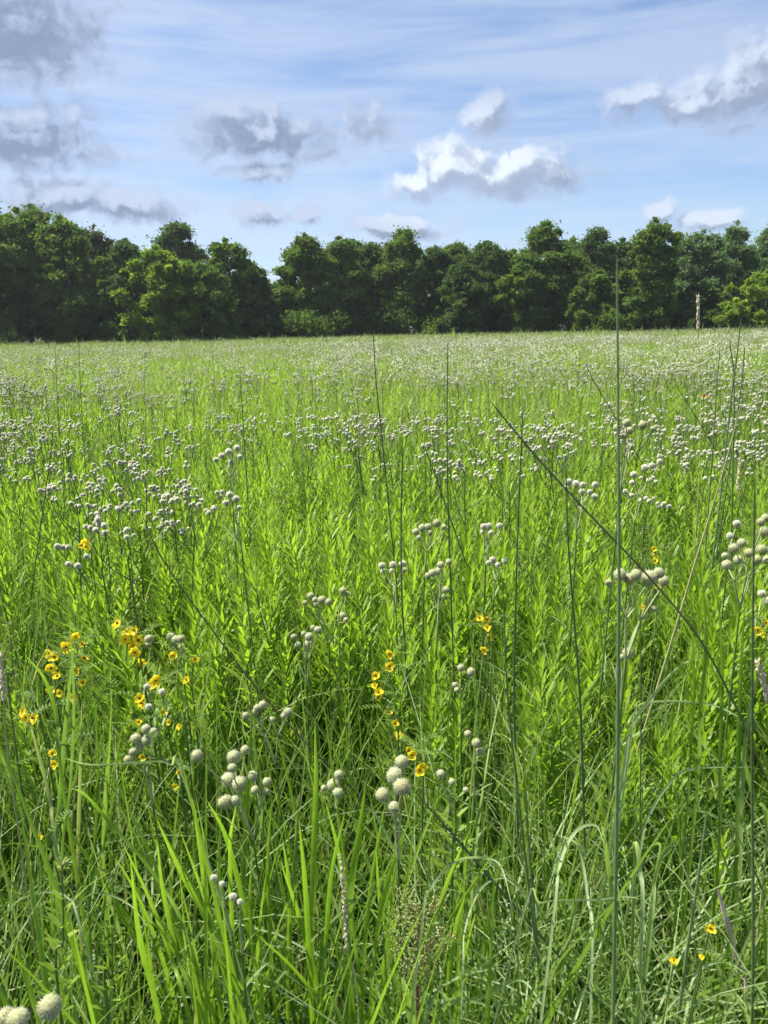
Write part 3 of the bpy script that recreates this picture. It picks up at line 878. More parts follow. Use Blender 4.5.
def hero_globe(heads, label, sink=None, group=None, size=.0175, base=None, Y=None, fork_drop=.09, extra=None):
    """heads: (px, py, diameter in px). One plant carrying them all."""
    dm = sorted(h[2] for h in heads)[-max(1, len(heads) // 3)]
    if Y is None:
        mid = ray(sum(h[0] for h in heads) / len(heads), sum(h[1] for h in heads) / len(heads))
        Y = min(size * FPX / dm, .62 * mid.y / max(1e-3, -mid.z))
    pts = []
    for k, (px, py, d) in enumerate(heads):
        yy = Y * (1 + .035 * math.sin(k * 2.7 + px))
        p = at(px, py, yy)
        dep = (p - Vector((0, 0, EYE))).length
        pts.append((p, max(.0035, d / FPX * dep * .5)))
    c = sum((p for p, r in pts), Vector()) / len(pts)
    lowest = min(p.z for p, r in pts)
    fx, fy = (base if base else (c.x + .03 * math.sin(c.x * 50), c.y + .10))
    root = thing('globe_flower_plant', label, 'wildflower', (fx, fy, 0), group)
    O = Vector((fx, fy, 0))
    fork = Vector((c.x + (fx - c.x) * .25, c.y + (fy - c.y) * .3, lowest - fork_drop)) - O
    mb = MB()
    path = smooth_path([(0, 0, 0), Vector((fork.x * .35, fork.y * .3, fork.z * .5)), fork], 5)
    tube(mb, path, np.linspace(.0030, .0017, len(path)), 6)
    main = mb; mb = MB()
    # heads hang together in little groups of three to five
    order = sorted(range(len(pts)), key=lambda i: math.atan2(pts[i][0].z - c.z, pts[i][0].x - c.x))
    gsz = 4
    for g0 in range(0, len(order), gsz):
        idx = order[g0:g0 + gsz]
        gc = sum((pts[i][0] for i in idx), Vector()) / len(idx) - O
        node = fork.lerp(gc, .62) + Vector((0, .006, -.012))
        tube(mb, bez(fork, fork.lerp(node, .5) + Vector((0, 0, -.006)), node, 4), np.linspace(.0020, .0014, 5), 5)
        for i in idx:
            p, r = pts[i]
            p = p - O
            tube(mb, bez(node, node.lerp(p, .6) + Vector((0, .004, -.006)), p - Vector((0, 0, r * .5)), 4), np.linspace(.0012, .0010, 5), 5)
    st_ = link('stem', main.mesh('stem', ['stem_green']), root)
    link('branches', mb.mesh('branches', ['stem_pale']), st_)
    mb = MB()
    n = 7
    bb = np.array([list(fork * (.35 + .65 * k / (n - 1))) for k in range(n)])
    blades(mb, bb, U(.03, .08, n), U(0, 6.28, n), U(.4, .9, n), U(.1, .6, n), U(.003, .006, n), 4, .2, None, PROF_lance)
    n = 9
    blades(mb, np.zeros((n, 3)) + .01, U(.25, .5, n), U(0, 6.28, n), U(.2, .5, n), U(.3, 1.0, n), U(.012, .02, n), 7, .3)
    link('leaves', mb.mesh('leaves', ['grass_pale']), root)
    for k, (p, r) in enumerate(pts):
        near = max(h[2] for h in heads) >= 9
        me = (HEAD_NEAR if near else HEAD_MID)[k % 2]
        o = link('flower_head', me, root, p - O)
        o.scale = (r, r, r * (1.06 if k % 3 else .96))
        o.rotation_euler = (k * .7, k * 1.3, k * 2.1)
    return root

HEROES = [
    ([(234, 757, 14), (245, 750, 9), (229, 780, 15), (240, 784, 15), (232, 768, 9), (253, 776, 10), (197, 756, 12), (225, 802, 14), (235, 801, 10), (267, 782, 9), (255, 790, 8), (266, 792, 7)],
     'largest cluster of cream globe flower heads above the bright grass tips, lower left of centre'),
    ([(136, 739, 11), (146, 729, 9), (153, 732, 8), (147, 740, 10), (133, 752, 8), (128, 760, 8), (140, 747, 8)],
     'cream globe heads on long pale stems just below the yellow flowers at the left'),
    ([(402, 762, 14), (395, 776, 17), (402, 787, 17), (383, 795, 15), (394, 807, 11)],
     'five large cream globe heads in a tight bunch below the lowest yellow blossoms'),
    ([(339, 775, 10), (333, 785, 12), (338, 793, 10), (324, 788, 6)],
     'small bunch of cream globe heads between the two largest clusters'),
    ([(294, 637, 7), (309, 637, 9), (318, 630, 8), (308, 644, 9), (298, 645, 7), (304, 634, 6), (313, 628, 6)],
     'grey green globe heads bunched below the wider open cluster, left of centre'),
    ([(311, 596, 8), (315, 600, 6), (322, 600, 9), (329, 602, 8), (305, 603, 6), (316, 605, 6), (343, 591, 8), (347, 594, 6), (343, 616, 8), (346, 620, 6)],
     'wide open cluster of globe heads on pale forked stems, left of centre'),
    ([(382, 566, 8), (393, 565, 8), (403, 564, 8), (383, 571, 6), (392, 571, 6), (404, 570, 6)],
     'short row of white globe heads beside the thin dark stalk at the centre'),
    ([(433, 573, 9), (439, 571, 9), (441, 565, 8), (449, 562, 7), (446, 590, 8), (428, 576, 7), (444, 597, 6)],
     'white globe heads with one hanging below them, right of the central row'),
    ([(416, 532, 8), (422, 528, 8), (428, 527, 8), (437, 523, 9), (444, 527, 6), (419, 538, 6), (430, 533, 6)],
     'arched row of white globe heads left of the tall dark central stalk'),
    ([(484, 527, 8), (489, 526, 7), (500, 526, 7), (483, 532, 6), (491, 533, 6)],
     'four white globe heads on thin stems right of the tall dark central stalk'),
    ([(493, 560, 8), (505, 561, 7), (489, 563, 6), (498, 565, 6)],
     'small pale globe heads below the pair right of the central stalk'),
    ([(609, 583, 8), (620, 575, 13), (630, 579, 12), (636, 575, 12), (649, 578, 16), (659, 573, 11), (664, 581, 11), (654, 609, 6)],
     'crown of big cream globe heads just behind the tallest grass stalk'),
    ([(628, 653, 11), (622, 657, 6)], 'single cream globe head low beside the tallest grass stalk'),
    ([(727, 565, 10), (738, 560, 9), (734, 548, 10), (742, 543, 9), (749, 553, 9), (762, 550, 10), (761, 522, 8), (766, 518, 8), (764, 532, 10), (725, 556, 7), (757, 560, 9), (768, 560, 9)],
     'large white cluster of globe heads behind the thick dark stalk at the right edge'),
    ([(737, 524, 8), (730, 536, 7)], 'pair of white globe heads just above the large white cluster at the right edge'),
    ([(762, 594, 8), (768, 601, 8)], 'lone white globe head under the cluster at the right edge'),
    ([(627, 423, 9), (617, 428, 8), (629, 431, 8), (643, 425, 9), (653, 429, 6), (630, 447, 7), (624, 436, 6)],
     'tall globe heads level with the far meadow, right beside the tallest grass stalk'),
    ([(634, 475, 8), (645, 468, 8), (652, 466, 7), (660, 462, 7), (632, 483, 6)],
     'rising diagonal of globe heads below the tall ones beside the tallest stalk'),
    ([(569, 482, 8), (576, 484, 8), (583, 485, 7), (595, 485, 7), (582, 492, 7), (595, 497, 7), (566, 488, 6), (590, 492, 6)],
     'knot of white globe heads left of the tallest grass stalk, above the leaning stalk'),
    ([(149, 639, 9), (148, 645, 7)], 'single white globe head right of the tall yellow blossoms'),
    ([(171, 637, 9), (176, 640, 9), (181, 639, 8), (181, 647, 6), (173, 643, 6)], 'bunch of bluish white globe heads right of the yellow flowers'),
    ([(147, 687, 7), (162, 692, 7), (149, 707, 7)], 'three small white globe heads tucked among the lower yellow blossoms'),
    ([(263, 705, 9), (257, 708, 7), (288, 712, 9), (284, 716, 7), (272, 720, 7), (246, 716, 8), (255, 712, 7)],
     'grey globe heads strung out above the largest cluster'),
    ([(461, 668, 8), (471, 672, 9), (455, 685, 6), (457, 690, 6)], 'pale globe heads behind the dark stems right of the yellow blossom string'),
    ([(468, 734, 8), (476, 743, 9), (480, 752, 8)], 'three globe heads in a slanting row right of the five large ones'),
    ([(441, 774, 9), (452, 782, 7), (466, 790, 6)], 'three faint globe heads in shade right of the five large ones'),
    ([(50, 1007, 20), (5, 1019, 17), (18, 1020, 18)], 'pale globe heads at the very bottom left of the meadow, nearest the camera'),
    ([(214, 878, 7), (222, 884, 5)], 'small round white bud among the broad grass blades'),
    ([(233, 897, 8), (240, 902, 5)], 'white bud low among the broad grass blades, right of another bud'),
    ([(229, 452, 8), (237, 448, 7), (222, 456, 7), (231, 462, 6), (240, 457, 6), (216, 460, 6)], 'dark centred globe heads standing alone right of the big left colony'),
    ([(230, 495, 8), (236, 499, 8), (226, 503, 7), (239, 508, 6)], 'globe heads on a pale leaning stem below the dark centred ones'),
]
for heads, lab in HEROES:
    hero_globe(heads, lab)

def globe_proto(seed, nheads, H=1.12, near=True):
    """generic branched plant -> stem mesh, leaves mesh, head positions"""
    rs = np.random.default_rng(seed)
    mb = MB()
    lean = rs.normal(0, .04, 2)
    fork = Vector((lean[0], lean[1], H - .16))
    path = smooth_path([(0, 0, 0), (lean[0] * .3, lean[1] * .3, H * .45), fork], 3)
    tube(mb, path, np.linspace(.0036, .0024, len(path)), 5)
    heads = []
    nb = 4
    per = max(1, nheads // nb)
    for b in range(nb):
        a = b * 6.28 / nb + rs.normal(0, .4)
        r = rs.uniform(.035, .10); z = H - rs.uniform(.0, .10)
        if b == 0:
            r *= .3; z = H - .01
        node = Vector((lean[0] + r * math.cos(a), lean[1] + r * math.sin(a), z - .04))
        f = fork * (1 - .12 * b / nb)
        tube(mb, bez(f, f.lerp(node, .5) + Vector((r * .25 * math.cos(a), r * .25 * math.sin(a), -.02)), node, 3), [.0020, .0017, .0015, .0013], 4)
        for k in range(per):
            aa = rs.random() * 6.28; rr = 0.006 + .026 * rs.random() * (1 if k else .2)
            p = node + Vector((rr * math.cos(aa), rr * math.sin(aa), .034 + rs.uniform(-.012, .012)))
            tube(mb, [node, node.lerp(p, .5) + Vector((rr * .2 * math.cos(aa), rr * .2 * math.sin(aa), -.002)), p], .0009, 4)
            heads.append((p, rs.uniform(.0062, .0092)))
    return mb, heads

GP = [globe_proto(s, n) for s, n in ((1, 12), (2, 16), (3, 12), (4, 20))]
GP_STEM = [g_[0].mesh('stem', ['stem_green']) for g_ in GP]
def merge_globe(gp, nsp, sub):
    stem, heads = gp
    out = MB()
    V, Q, T, r, mq, mt = stem.arrays()
    out.add(V, Q, r, 2)
    hv, hq, ht, hr, hmq, hmt = head_arrays(nsp, sub, 9, core=.62, spw=.11, out_=1.16).arrays()
    for p, rad in heads:
        v = hv * rad + np.array(p)
        out.V.append(v); out.r.append(hr); out.T.append(ht + out.n); out.mt.append(hmt); out.n += len(v)
    return out
GP_ONE = [merge_globe(g_, 48, 1) for g_ in GP]
GP_ONE_MESH = [g_.mesh('globe_flower_plant', ['core_far', 'bristle_far', 'stem_green']) for g_ in GP_ONE]

def spot(px, py, h=1.12):
    """ground spot whose h-high top shows at the pixel"""
    d = ray(px, py)
    t = (h - EYE) / d.z
    return (d.x * t, d.y * t)

# colonies read off the photograph: pixel spots of plant tops
COLONY = [(110, 498), (104, 506), (118, 492), (125, 505), (150, 462), (158, 470), (145, 474), (162, 480), (152, 488), (168, 465), (140, 455), (131, 462), (185, 512), (196, 515),
          (190, 505), (178, 518), (60, 432), (52, 440), (44, 426), (70, 438), (30, 402), (20, 396), (12, 410), (36, 394), (25, 408), (113, 412), (122, 405), (105, 420), (128, 415),
          (75, 505), (12, 500), (45, 470), (118, 520), (124, 530), (130, 536), (145, 538), (66, 500), (16, 510), (5, 430), (3, 445), (285, 432), (292, 438), (300, 430), (275, 428),
          (310, 440), (370, 432), (376, 440), (364, 436), (368, 448), (380, 430), (358, 442), (410, 440), (420, 432), (455, 440), (447, 445), (475, 475),
          (449, 466), (440, 468), (461, 474), (520, 432), (512, 440), (540, 440), (548, 446), (560, 452), (530, 450), (500, 480), (512, 476), (576, 450), (690, 430), (700, 436), (712, 430), (720, 436), (704, 442),
          (715, 462), (722, 470), (700, 470), (648, 505), (665, 455), (682, 448), (745, 440), (755, 450), (735, 452), (560, 440), (215, 430), (205, 440), (228, 425), (250, 436), (240, 444), (335, 432)]
pos_list = []
for k, (px, py) in enumerate(COLONY):
    h = 1.12 * (1 + .05 * math.sin(k * 3.1))
    x, y = spot(px, py, h - .09)
    pos_list.append((x, y, h / 1.12))
def globe_density(x, y):
    d = vnoise(x, y, .55, 21) * .55 + vnoise(x, y, 1.5, 22) * .45
    return np.clip((d - .36) * 3.0, .03, 1)
c = fan(1150, 3.4, 9.5, .3, .53)
c = c[rng.random(len(c)) < globe_density(c[:, 0], c[:, 1])]
c = c[np.argsort(np.hypot(c[:, 0], c[:, 1]))]
for p in c:
    pos_list.append((p[0], p[1], random.uniform(.86, 1.08)))
pos_list.sort(key=lambda q: math.hypot(q[0], q[1]))
pos_ind, pos_rest = pos_list[:268], pos_list[268:]
for k, (x, y, sc) in enumerate(pos_ind):
    rz = random.uniform(0, 6.28)
    v = k % 4
    if k < 90:
        root = thing('globe_flower_plant', 'slender plant topped with small white globe heads in the middle meadow', 'wildflower', (x, y, 0), 'globe flower plants in the middle meadow')
        link('stem', GP_STEM[v], root)
        for j, (p, r) in enumerate(GP[v][1]):
            o = link('flower_head', HEAD_MID[j % 2], root, p)
            o.scale = (r, r, r); o.rotation_euler = (j, j * 2.0, 0)
    else:
        root = link('globe_flower_plant', GP_ONE_MESH[v], None, (x, y, 0), label='slender plant topped with small white globe heads in the middle meadow', category='wildflower', group='globe flower plants in the middle meadow')
    root.rotation_euler = (random.gauss(0, .06), random.gauss(0, .06), rz)
    root.scale = (sc, sc, sc)
print('globe individuals', len(pos_ind), 'rest', len(pos_rest), 'forbs', len(sel))

def far_globes():
    mb = MB()
    V, F = ico(0)
    def cloudlet(n, spread, r, hz, seed):
        """tops of one plant: small star-like heads"""
        rs = np.random.default_rng(seed)
        m = MB()
        for k in range(n):
            c_ = np.array([rs.normal(0, spread), rs.normal(0, spread), hz + rs.uniform(-.08, .03)])
            rr = r * rs.uniform(.75, 1.2)
            v = V * rr; v = v * np.where(np.arange(12) % 2, .72, 1.25)[:, None]
            m.add(v + c_, F, rs.random(), 0 if k % 3 else 1)
        return m.arrays()
    for (n, y0, y1, per, spread, r, f) in ((2500, 8.5, 16, 13, .055, .0088, 1.0), (6400, 15, 30, 9, .09, .0120, .6), (1500, 29, 48, 5, .14, .016, .35), (120, 48, 80, 3, .24, .020, .25)):
        c_ = fan(n, y0, y1, 1.2)
        c_ = c_[rng.random(len(c_)) < globe_density(c_[:, 0] * f, c_[:, 1] * f) ** 1.6 * (.55 + .9 * vnoise(c_[:, 0], c_[:, 1], .13, 8))]
        for k in range(3):
            p = c_[k::3]
            scatter(mb, cloudlet(per, spread, r, 1.10, 40 + k), p, U(0, 6.28, len(p)), U(.85, 1.08, len(p)), .04)
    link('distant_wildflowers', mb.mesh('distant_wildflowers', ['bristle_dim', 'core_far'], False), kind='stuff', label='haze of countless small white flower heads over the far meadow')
    # the merged plants beyond the individuals
    mb = MB()
    if pos_rest:
        a = np.array([(x, y, 0) for x, y, s in pos_rest])
        for k in range(4):
            p = a[k::4]
            scatter(mb, GP_ONE[k].arrays(), p, U(0, 6.28, len(p)), U(.86, 1.08, len(p)), .05)
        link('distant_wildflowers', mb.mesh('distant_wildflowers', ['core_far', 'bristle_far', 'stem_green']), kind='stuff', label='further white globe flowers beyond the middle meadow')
far_globes()

# ------------------------------------------------------------------ yellow flowers
def petal_flower(seed, eye=True):
    rs = np.random.default_rng(seed)
    mb = MB()
    n = 5
    phi = np.arange(n) * 2 * math.pi / n + rs.normal(0, .15, n)
    blades(mb, np.stack([.0015 * np.cos(phi), .0015 * np.sin(phi), np.zeros(n)], 1), rs.uniform(.0095, .013, n), phi, rs.uniform(.7, 1.25, n), rs.uniform(-.5, .3, n),
           rs.uniform(.009, .013, n), 4, .35, None, lambda s: np.clip(np.sin(np.pi * np.clip(s * .82 + .12, 0, 1)) ** .6, .1, 1), mat=0)
    for k in range(7):
        a = k * 2.4
        tube(mb, [(0, 0, 0), (.002 * math.cos(a), .002 * math.sin(a), .005)], .0006, 4, mat=1)
    return mb.mesh('blossom', ['petal', 'petal_eye'])
PET = [petal_flower(s) for s in range(4)]

def pinnate(mb, p, phi, L, th0, n=9):
    """feather leaf: paired leaflets on an arching midrib"""
    d = Vector((math.cos(phi) * math.sin(th0), math.sin(phi) * math.sin(th0), math.cos(th0)))
    pts, q = [], Vector(p)
    for k in range(n + 1):
        pts.append(q.copy())
        q = q + d * (L / n); d = (d + Vector((0, 0, -.09))).normalized()
    sdv = Vector((-math.sin(phi), math.cos(phi), 0))
    tube(mb, pts, .0005, 3)
    b, ph = [], []
    for k in range(1, n + 1):
        for s_ in (-1, 1):
            b.append(tuple(pts[k])); ph.append(phi + s_ * 1.15)
    b = np.array(b); m_ = len(b)
    blades(mb, b, np.full(m_, .16 * L) * U(.8, 1.1, m_), np.array(ph), np.full(m_, 1.35), U(-.1, .3, m_), np.full(m_, .052 * L), 2, .1, None, PROF_lance)

def pea_plant(fl, label, group=None, Y=None, cat='wildflower', dpx=10, width=.021, name='yellow_pea_plant'):
    mid = ray(sum(x for x, y in fl) / len(fl), sum(y for x, y in fl) / len(fl))
    Y = Y or min(width * FPX / dpx, .66 * mid.y / max(1e-3, -mid.z))
    width = dpx * 1.12 * Y / FPX
    P_ = [at(x, y, Y * (1 + .02 * math.sin(i * 2.3))) for i, (x, y) in enumerate(fl)]
    c_ = sum(P_, Vector()) / len(P_)
    O = Vector((c_.x + .01, c_.y + .05, 0))
    root = thing(name, label, cat, O, group)
    topz = max(p.z for p in P_)
    mb = MB()
    P2 = sorted([p - O for p in P_], key=lambda v: v.z)
    # main stems follow the blossoms upwards
    nst = 1 if len(P2) < 5 else 2
    lf = MB()
    for s_ in range(nst):
        sub = P2[s_::nst]
        path = smooth_path([(0, 0, 0), (sub[0].x * .6, .01, sub[0].z * .6)] + [v + Vector((.006, .012, -.004)) for v in sub], 3)
        tube(mb, path, np.linspace(.0022, .0010, len(path)), 5)
        for i, q in enumerate(path):
            if (q.z > .3 and i % 2) or i > len(path) - 3:
                for r_ in range(1):
                    pinnate(lf, q, random.uniform(0, 6.28), random.uniform(.04, .07) * min(1, Y / 1.3), random.uniform(.8, 1.3))
    for p in P2:
        tube(mb, [p + Vector((.006, .012, -.004)), p], .0007, 4)
    link('stem', mb.mesh('stem', ['stem_green']), root)
    link('leaves', lf.mesh('leaves', ['grass']), root)
    for i, p in enumerate(P2):
        o = link('blossom', PET[i % 4], root, p)
        o.rotation_euler = (R(55) + random.uniform(-.5, .5), random.uniform(-.6, .6), random.uniform(-.7, .7))
        s_ = random.uniform(.8, 1.1) * width / .021
        o.scale = (s_, s_, s_)
    return root
pea_plant([(75, 637), (83, 645), (66, 648), (51, 654), (84, 659), (51, 668), (76, 671), (58, 677), (83, 683), (50, 691), (61, 693), (74, 698), (72, 641), (55, 657)], 'bushiest yellow flowered pea plant, far left among the grass')
pea_plant([(24, 712), (34, 719), (27, 717)], 'pair of yellow blossoms at the left edge below the bushiest yellow plant', dpx=12)
pea_plant([(119, 624), (128, 633), (135, 631), (131, 638), (134, 646), (134, 653), (141, 663), (126, 640), (138, 641)], 'upright spray of yellow blossoms right of the bushiest yellow plant', dpx=11)
pea_plant([(156, 681), (153, 685), (140, 699), (142, 703)], 'two yellow blossoms below the upright yellow spray', dpx=11)
pea_plant([(195, 660), (187, 681), (173, 656)], 'thin yellow pea plant under the bluish white globe heads', dpx=9)
pea_plant([(55, 764), (52, 754)], 'small yellow blossom near the left edge below the pair', dpx=8)
pea_plant([(180, 727), (170, 722), (139, 722), (163, 712)], 'faded yellow blossoms beside the pale globe heads at the left', dpx=7)
pea_plant([(175, 787), (179, 772), (143, 757)], 'tiny yellow blossoms left of the largest globe cluster', dpx=7)
pea_plant([(376, 676), (375, 686), (379, 693), (377, 698), (388, 712), (395, 724), (399, 736), (390, 654), (389, 667)], 'long string of yellow blossoms falling down the middle of the meadow', dpx=9)
pea_plant([(409, 751), (422, 767), (412, 755), (420, 771)], 'yellow blossoms touching the five large globe heads', dpx=10)
pea_plant([(480, 619), (487, 620), (487, 628), (484, 624), (488, 638), (484, 650)], 'yellow blossoms standing alone right of the middle', dpx=9)
pea_plant([(760, 634), (765, 623), (757, 630)], 'yellow blossoms at the right edge below the white cluster', dpx=9)
pea_plant([(654, 549), (654, 556), (655, 561)], 'thin upright spike of yellow blossoms above the crown of cream globe heads', dpx=6)
pea_plant([(710, 928)], 'lone yellow blossom beside the pink dry stalk, bottom right', dpx=11)
pea_plant([(674, 961)], 'lone yellow blossom at the bottom right, left of the pink stalk', dpx=10)
pea_plant([(702, 957)], 'half hidden yellow bud at the bottom right', dpx=6)
pea_plant([(40, 838)], 'small yellow bud low at the left among grass', dpx=8)
pea_plant([(85, 543), (86, 547), (82, 546)], 'small yellow blossoms among the leafy shoots at the upper left', dpx=8)
pea_plant([(643, 607), (657, 587)], 'tiny orange yellow blossoms under the crown of cream globe heads', dpx=5)

def daisy(px, py, dpx, label, group=None):
    """orange yellow coneflower: ray petals round a dark raised cone"""
    Y = .05 * FPX / dpx
    p = at(px, py, Y)
    root = thing('coneflower', label, 'wildflower', (p.x, p.y, 0), group)
    mb = MB(); tube(mb, smooth_path([(0.02, .02, 0), (.01, 0, p.z * .5), (0, 0, p.z)], 3), .0018, 5)
    link('stem', mb.mesh('stem', ['stem_green']), root)
    mb = MB(); n = 11
    phi = np.arange(n) * 6.283 / n
    blades(mb, np.stack([.006 * np.cos(phi), .006 * np.sin(phi), np.full(n, p.z)], 1), U(.018, .023, n), phi, U(1.3, 1.6, n), U(.1, .5, n), U(.008, .010, n), 4, .2, None, PROF_lance)
    link('petals', mb.mesh('petals', ['petal']), root)
    V, F = ico(1); mb = MB(); mb.add(V * np.array([.008, .008, .009]) + np.array([0, 0, p.z + .004]), F)
    link('cone', mb.mesh('cone', ['petal_eye']), root)
daisy(704, 397, 9, 'orange yellow coneflower with dark centre in the right of the far meadow')
daisy(628, 402, 6, 'small orange coneflower left of the other coneflower, in the far meadow')
for px, py, where in [(479, 357, 'right of the tall central stalk'), (484, 355, 'just beside another one near the central stalk'), (580, 352, 'left of the tip of the tallest stalk'),
                      (600, 378, 'left of the tallest stalk'), (728, 366, 'left of the bunched grey stems'), (746, 370, 'right of the bunched grey stems'), (198, 392, 'in the left half of the far meadow'),
                      (456, 402, 'right beside the tall central stalk'), (85, 408, 'above the dense flower colony on the left'), (390, 407, 'right of the thin stalk left of centre')]:
    daisy(px, py, 3.0, 'tiny yellow flower ' + where, 'tiny yellow flowers far out')

# ------------------------------------------------------------------ tall grass stalks
def stalk(pts, w0, w1, label, mat='culm', Y=None, real=.004, name='grass_stalk', group=None, seedhead=False):
    """pts: pixels from tip to lowest seen point; w in px at tip and base"""
    Y = Y or real * FPX / max(w1, .5)
    W_ = [at(x, y, Y * (1 + .01 * i)) for i, (x, y) in enumerate(pts)]
    last, prev = W_[-1], W_[-2]
    d = (last - prev).normalized()
    if last.z > .02:
        k = min(last.z / max(.35, -d.z), 1.6)
        W_.append(Vector((last.x + d.x * k * .5, last.y + d.y * k * .5 + .01, last.z * .5)))
        W_.append(Vector((last.x + d.x * k * .95, last.y + d.y * k * .9 + .02, 0)))
    O = Vector((W_[-1].x, W_[-1].y, 0))
    path = smooth_path([p - O for p in W_], 5)
    n = len(path)
    r0, r1 = w0 * Y / FPX / 2, w1 * Y / FPX / 2
    rad = []
    for i in range(n):
        t = i / (n - 1)
        r_ = r0 + (r1 - r0) * min(1, t * 1.6)
        rad.append(max(.0004, r_ * (.35 if i == 0 else 1)))
    mb = MB(); tube(mb, path, rad, 7)
    # joints
    for i in range(4, n - 1, 5):
        p = path[i]
        tube(mb, [p + Vector((0, 0, -.004)), p, p + Vector((0, 0, .004))], [rad[i] * 1.02, rad[i] * 1.35, rad[i] * 1.02], 7)
    o = link(name, mb.mesh(name, [mat]), None, O, label=label, category='grass stalk', group=group)
    return o
stalk([(617, 258), (618, 400), (619, 560), (618, 700), (616, 860)], 2.0, 4.6, 'tallest blue green grass stalk rising above the treeline, right of centre', 'culm_light')
stalk([(490, 401), (535, 455), (590, 515), (650, 578), (700, 640), (735, 705), (752, 745)], 1.9, 2.5, 'long dark stalk leaning diagonally across the right half', 'culm_red', Y=.95)
stalk([(448, 336), (447, 440), (449, 540), (453, 650)], 1.1, 2.0, 'tall thin dark stalk at the centre reaching the treeline', Y=1.5)
stalk([(373, 330), (376, 380), (382, 440)], .9, 1.5, 'thin dark stalk left of centre reaching the treeline', Y=2.0)
stalk([(403, 442), (401, 520), (402, 600), (407, 680)], 1.3, 2.4, 'thin dark stalk beside the short row of white globe heads', Y=1.6)
stalk([(566, 470), (568, 540), (574, 620), (580, 700), (584, 820)], 1.5, 3.0, 'dark stalk midway between the centre stalk and the tallest stalk')
stalk([(523, 407), (519, 500), (516, 590), (514, 700), (517, 800)], 1.2, 2.6, 'slim dark stalk crossing under the tip of the leaning stalk')
stalk([(755, 478), (753, 600), (752, 760), (753, 900), (752, 1024)], 2.0, 4.2, 'thick dark stalk standing close to the right edge')
stalk([(503, 590), (508, 700), (521, 820), (534, 930), (545, 1015)], 1.5, 3.8, 'dark stalk curving down towards the bottom right of centre')
stalk([(143, 517), (163, 560), (207, 623), (256, 687), (306, 743), (338, 775)], 1.3, 2.2, 'thin dark stalk leaning across the left half above the yellow flowers', 'culm_red', Y=1.3)
stalk([(425, 448), (437, 480), (446, 506)], 1.0, 1.5, 'short leaning dark stalk left of the tall central stalk', Y=2.1)
stalk([(742, 400), (728, 455), (710, 515), (692, 573), (672, 640)], 1.2, 2.6, 'straw yellow stem slanting down left near the right edge', 'culm_straw', Y=1.3)
stalk([(741, 318), (737, 355), (731, 400), (720, 500)], 1.1, 2.0, 'tallest of the thin grey stems bunched at the right above the far meadow', 'culm_light', Y=2.2)
stalk([(729, 338), (734, 380), (733, 460)], 1.0, 1.8, 'short grey stem leaning against the tallest grey stem at the right', 'culm_light', Y=2.3)
stalk([(745, 345), (742, 380), (735, 430)], 1.0, 1.6, 'rightmost thin grey stem above the far meadow', 'culm_light', Y=2.4)
stalk([(53, 428), (50, 460), (45, 495)], .8, 1.3, 'dark stem among the dense flower colony on the left', 'culm_red', Y=2.2)
stalk([(62, 440), (72, 478), (80, 500)], .8, 1.2, 'dark crossing stem beside the dense flower colony on the left', 'culm_red', Y=2.3)
stalk([(676, 386), (688, 404), (700, 424)], .7, 1.0, 'short dark stem slanting below the orange coneflower', 'culm_red', Y=3)
stalk([(585, 363), (594, 382), (604, 398)], .7, 1.0, 'short dark stem slanting behind the tip of the leaning stalk', 'culm_red', Y=3.4)
stalk([(413, 790), (440, 820), (469, 853), (505, 895)], 1.8, 3.2, 'dark stem leaning away from the five large globe heads', Y=.85)
stalk([(707, 812), (698, 880), (687, 950), (679, 1010)], 2.4, 5.0, 'blue green stalk at the bottom right beside the lone yellow blossom', 'culm_light', Y=.8)
stalk([(525, 787), (530, 860), (538, 950), (544, 1020)], 1.8, 3.4, 'dark stalk at the bottom right of centre behind arching grass', Y=.85)
stalk([(240, 372), (243, 420), (246, 470)], .9, 1.5, 'faint thin stem left of centre in the far meadow', 'culm_light', Y=2.7)
stalk([(55, 345), (57, 390), (60, 440)], .5, .9, 'faint thin stem reaching the trees at the far left', 'culm_light', Y=2.7)
stalk([(79, 338), (80, 380), (83, 430)], .5, .9, 'faint thin stem right of the other thin stem at the far left', 'culm_light', Y=2.8)
stalk([(720, 345), (716, 400), (712, 460)], 1.0, 1.6, 'thin upright grey stem left of the bunched grey stems', 'culm_light', Y=2.4)
stalk([(640, 600), (641, 700), (640, 820)], 1.2, 2.4, 'dark stem standing close behind the tallest grass stalk', 'culm', Y=1.1)
# loose culms all over the middle meadow
cl = fan(26, 2.6, 9, .1, .5)
for i, p in enumerate(cl):
    h = random.uniform(1.15, 1.5)
    lx, ly = random.gauss(0, .10), random.gauss(0, .08)
    mb = MB(); path = smooth_path([(0, 0, 0), (lx * .3, ly * .3, h * .5), (lx, ly, h)], 4)
    tube(mb, path, np.linspace(.0016, .0005, len(path)), 5)
    link('grass_stalk', mb.mesh('grass_stalk', ['culm' if i % 2 else 'culm_light']), None, (p[0], p[1], 0), label='thin upright grass stalk scattered in the middle meadow', category='grass stalk', group='thin stalks in the middle meadow')

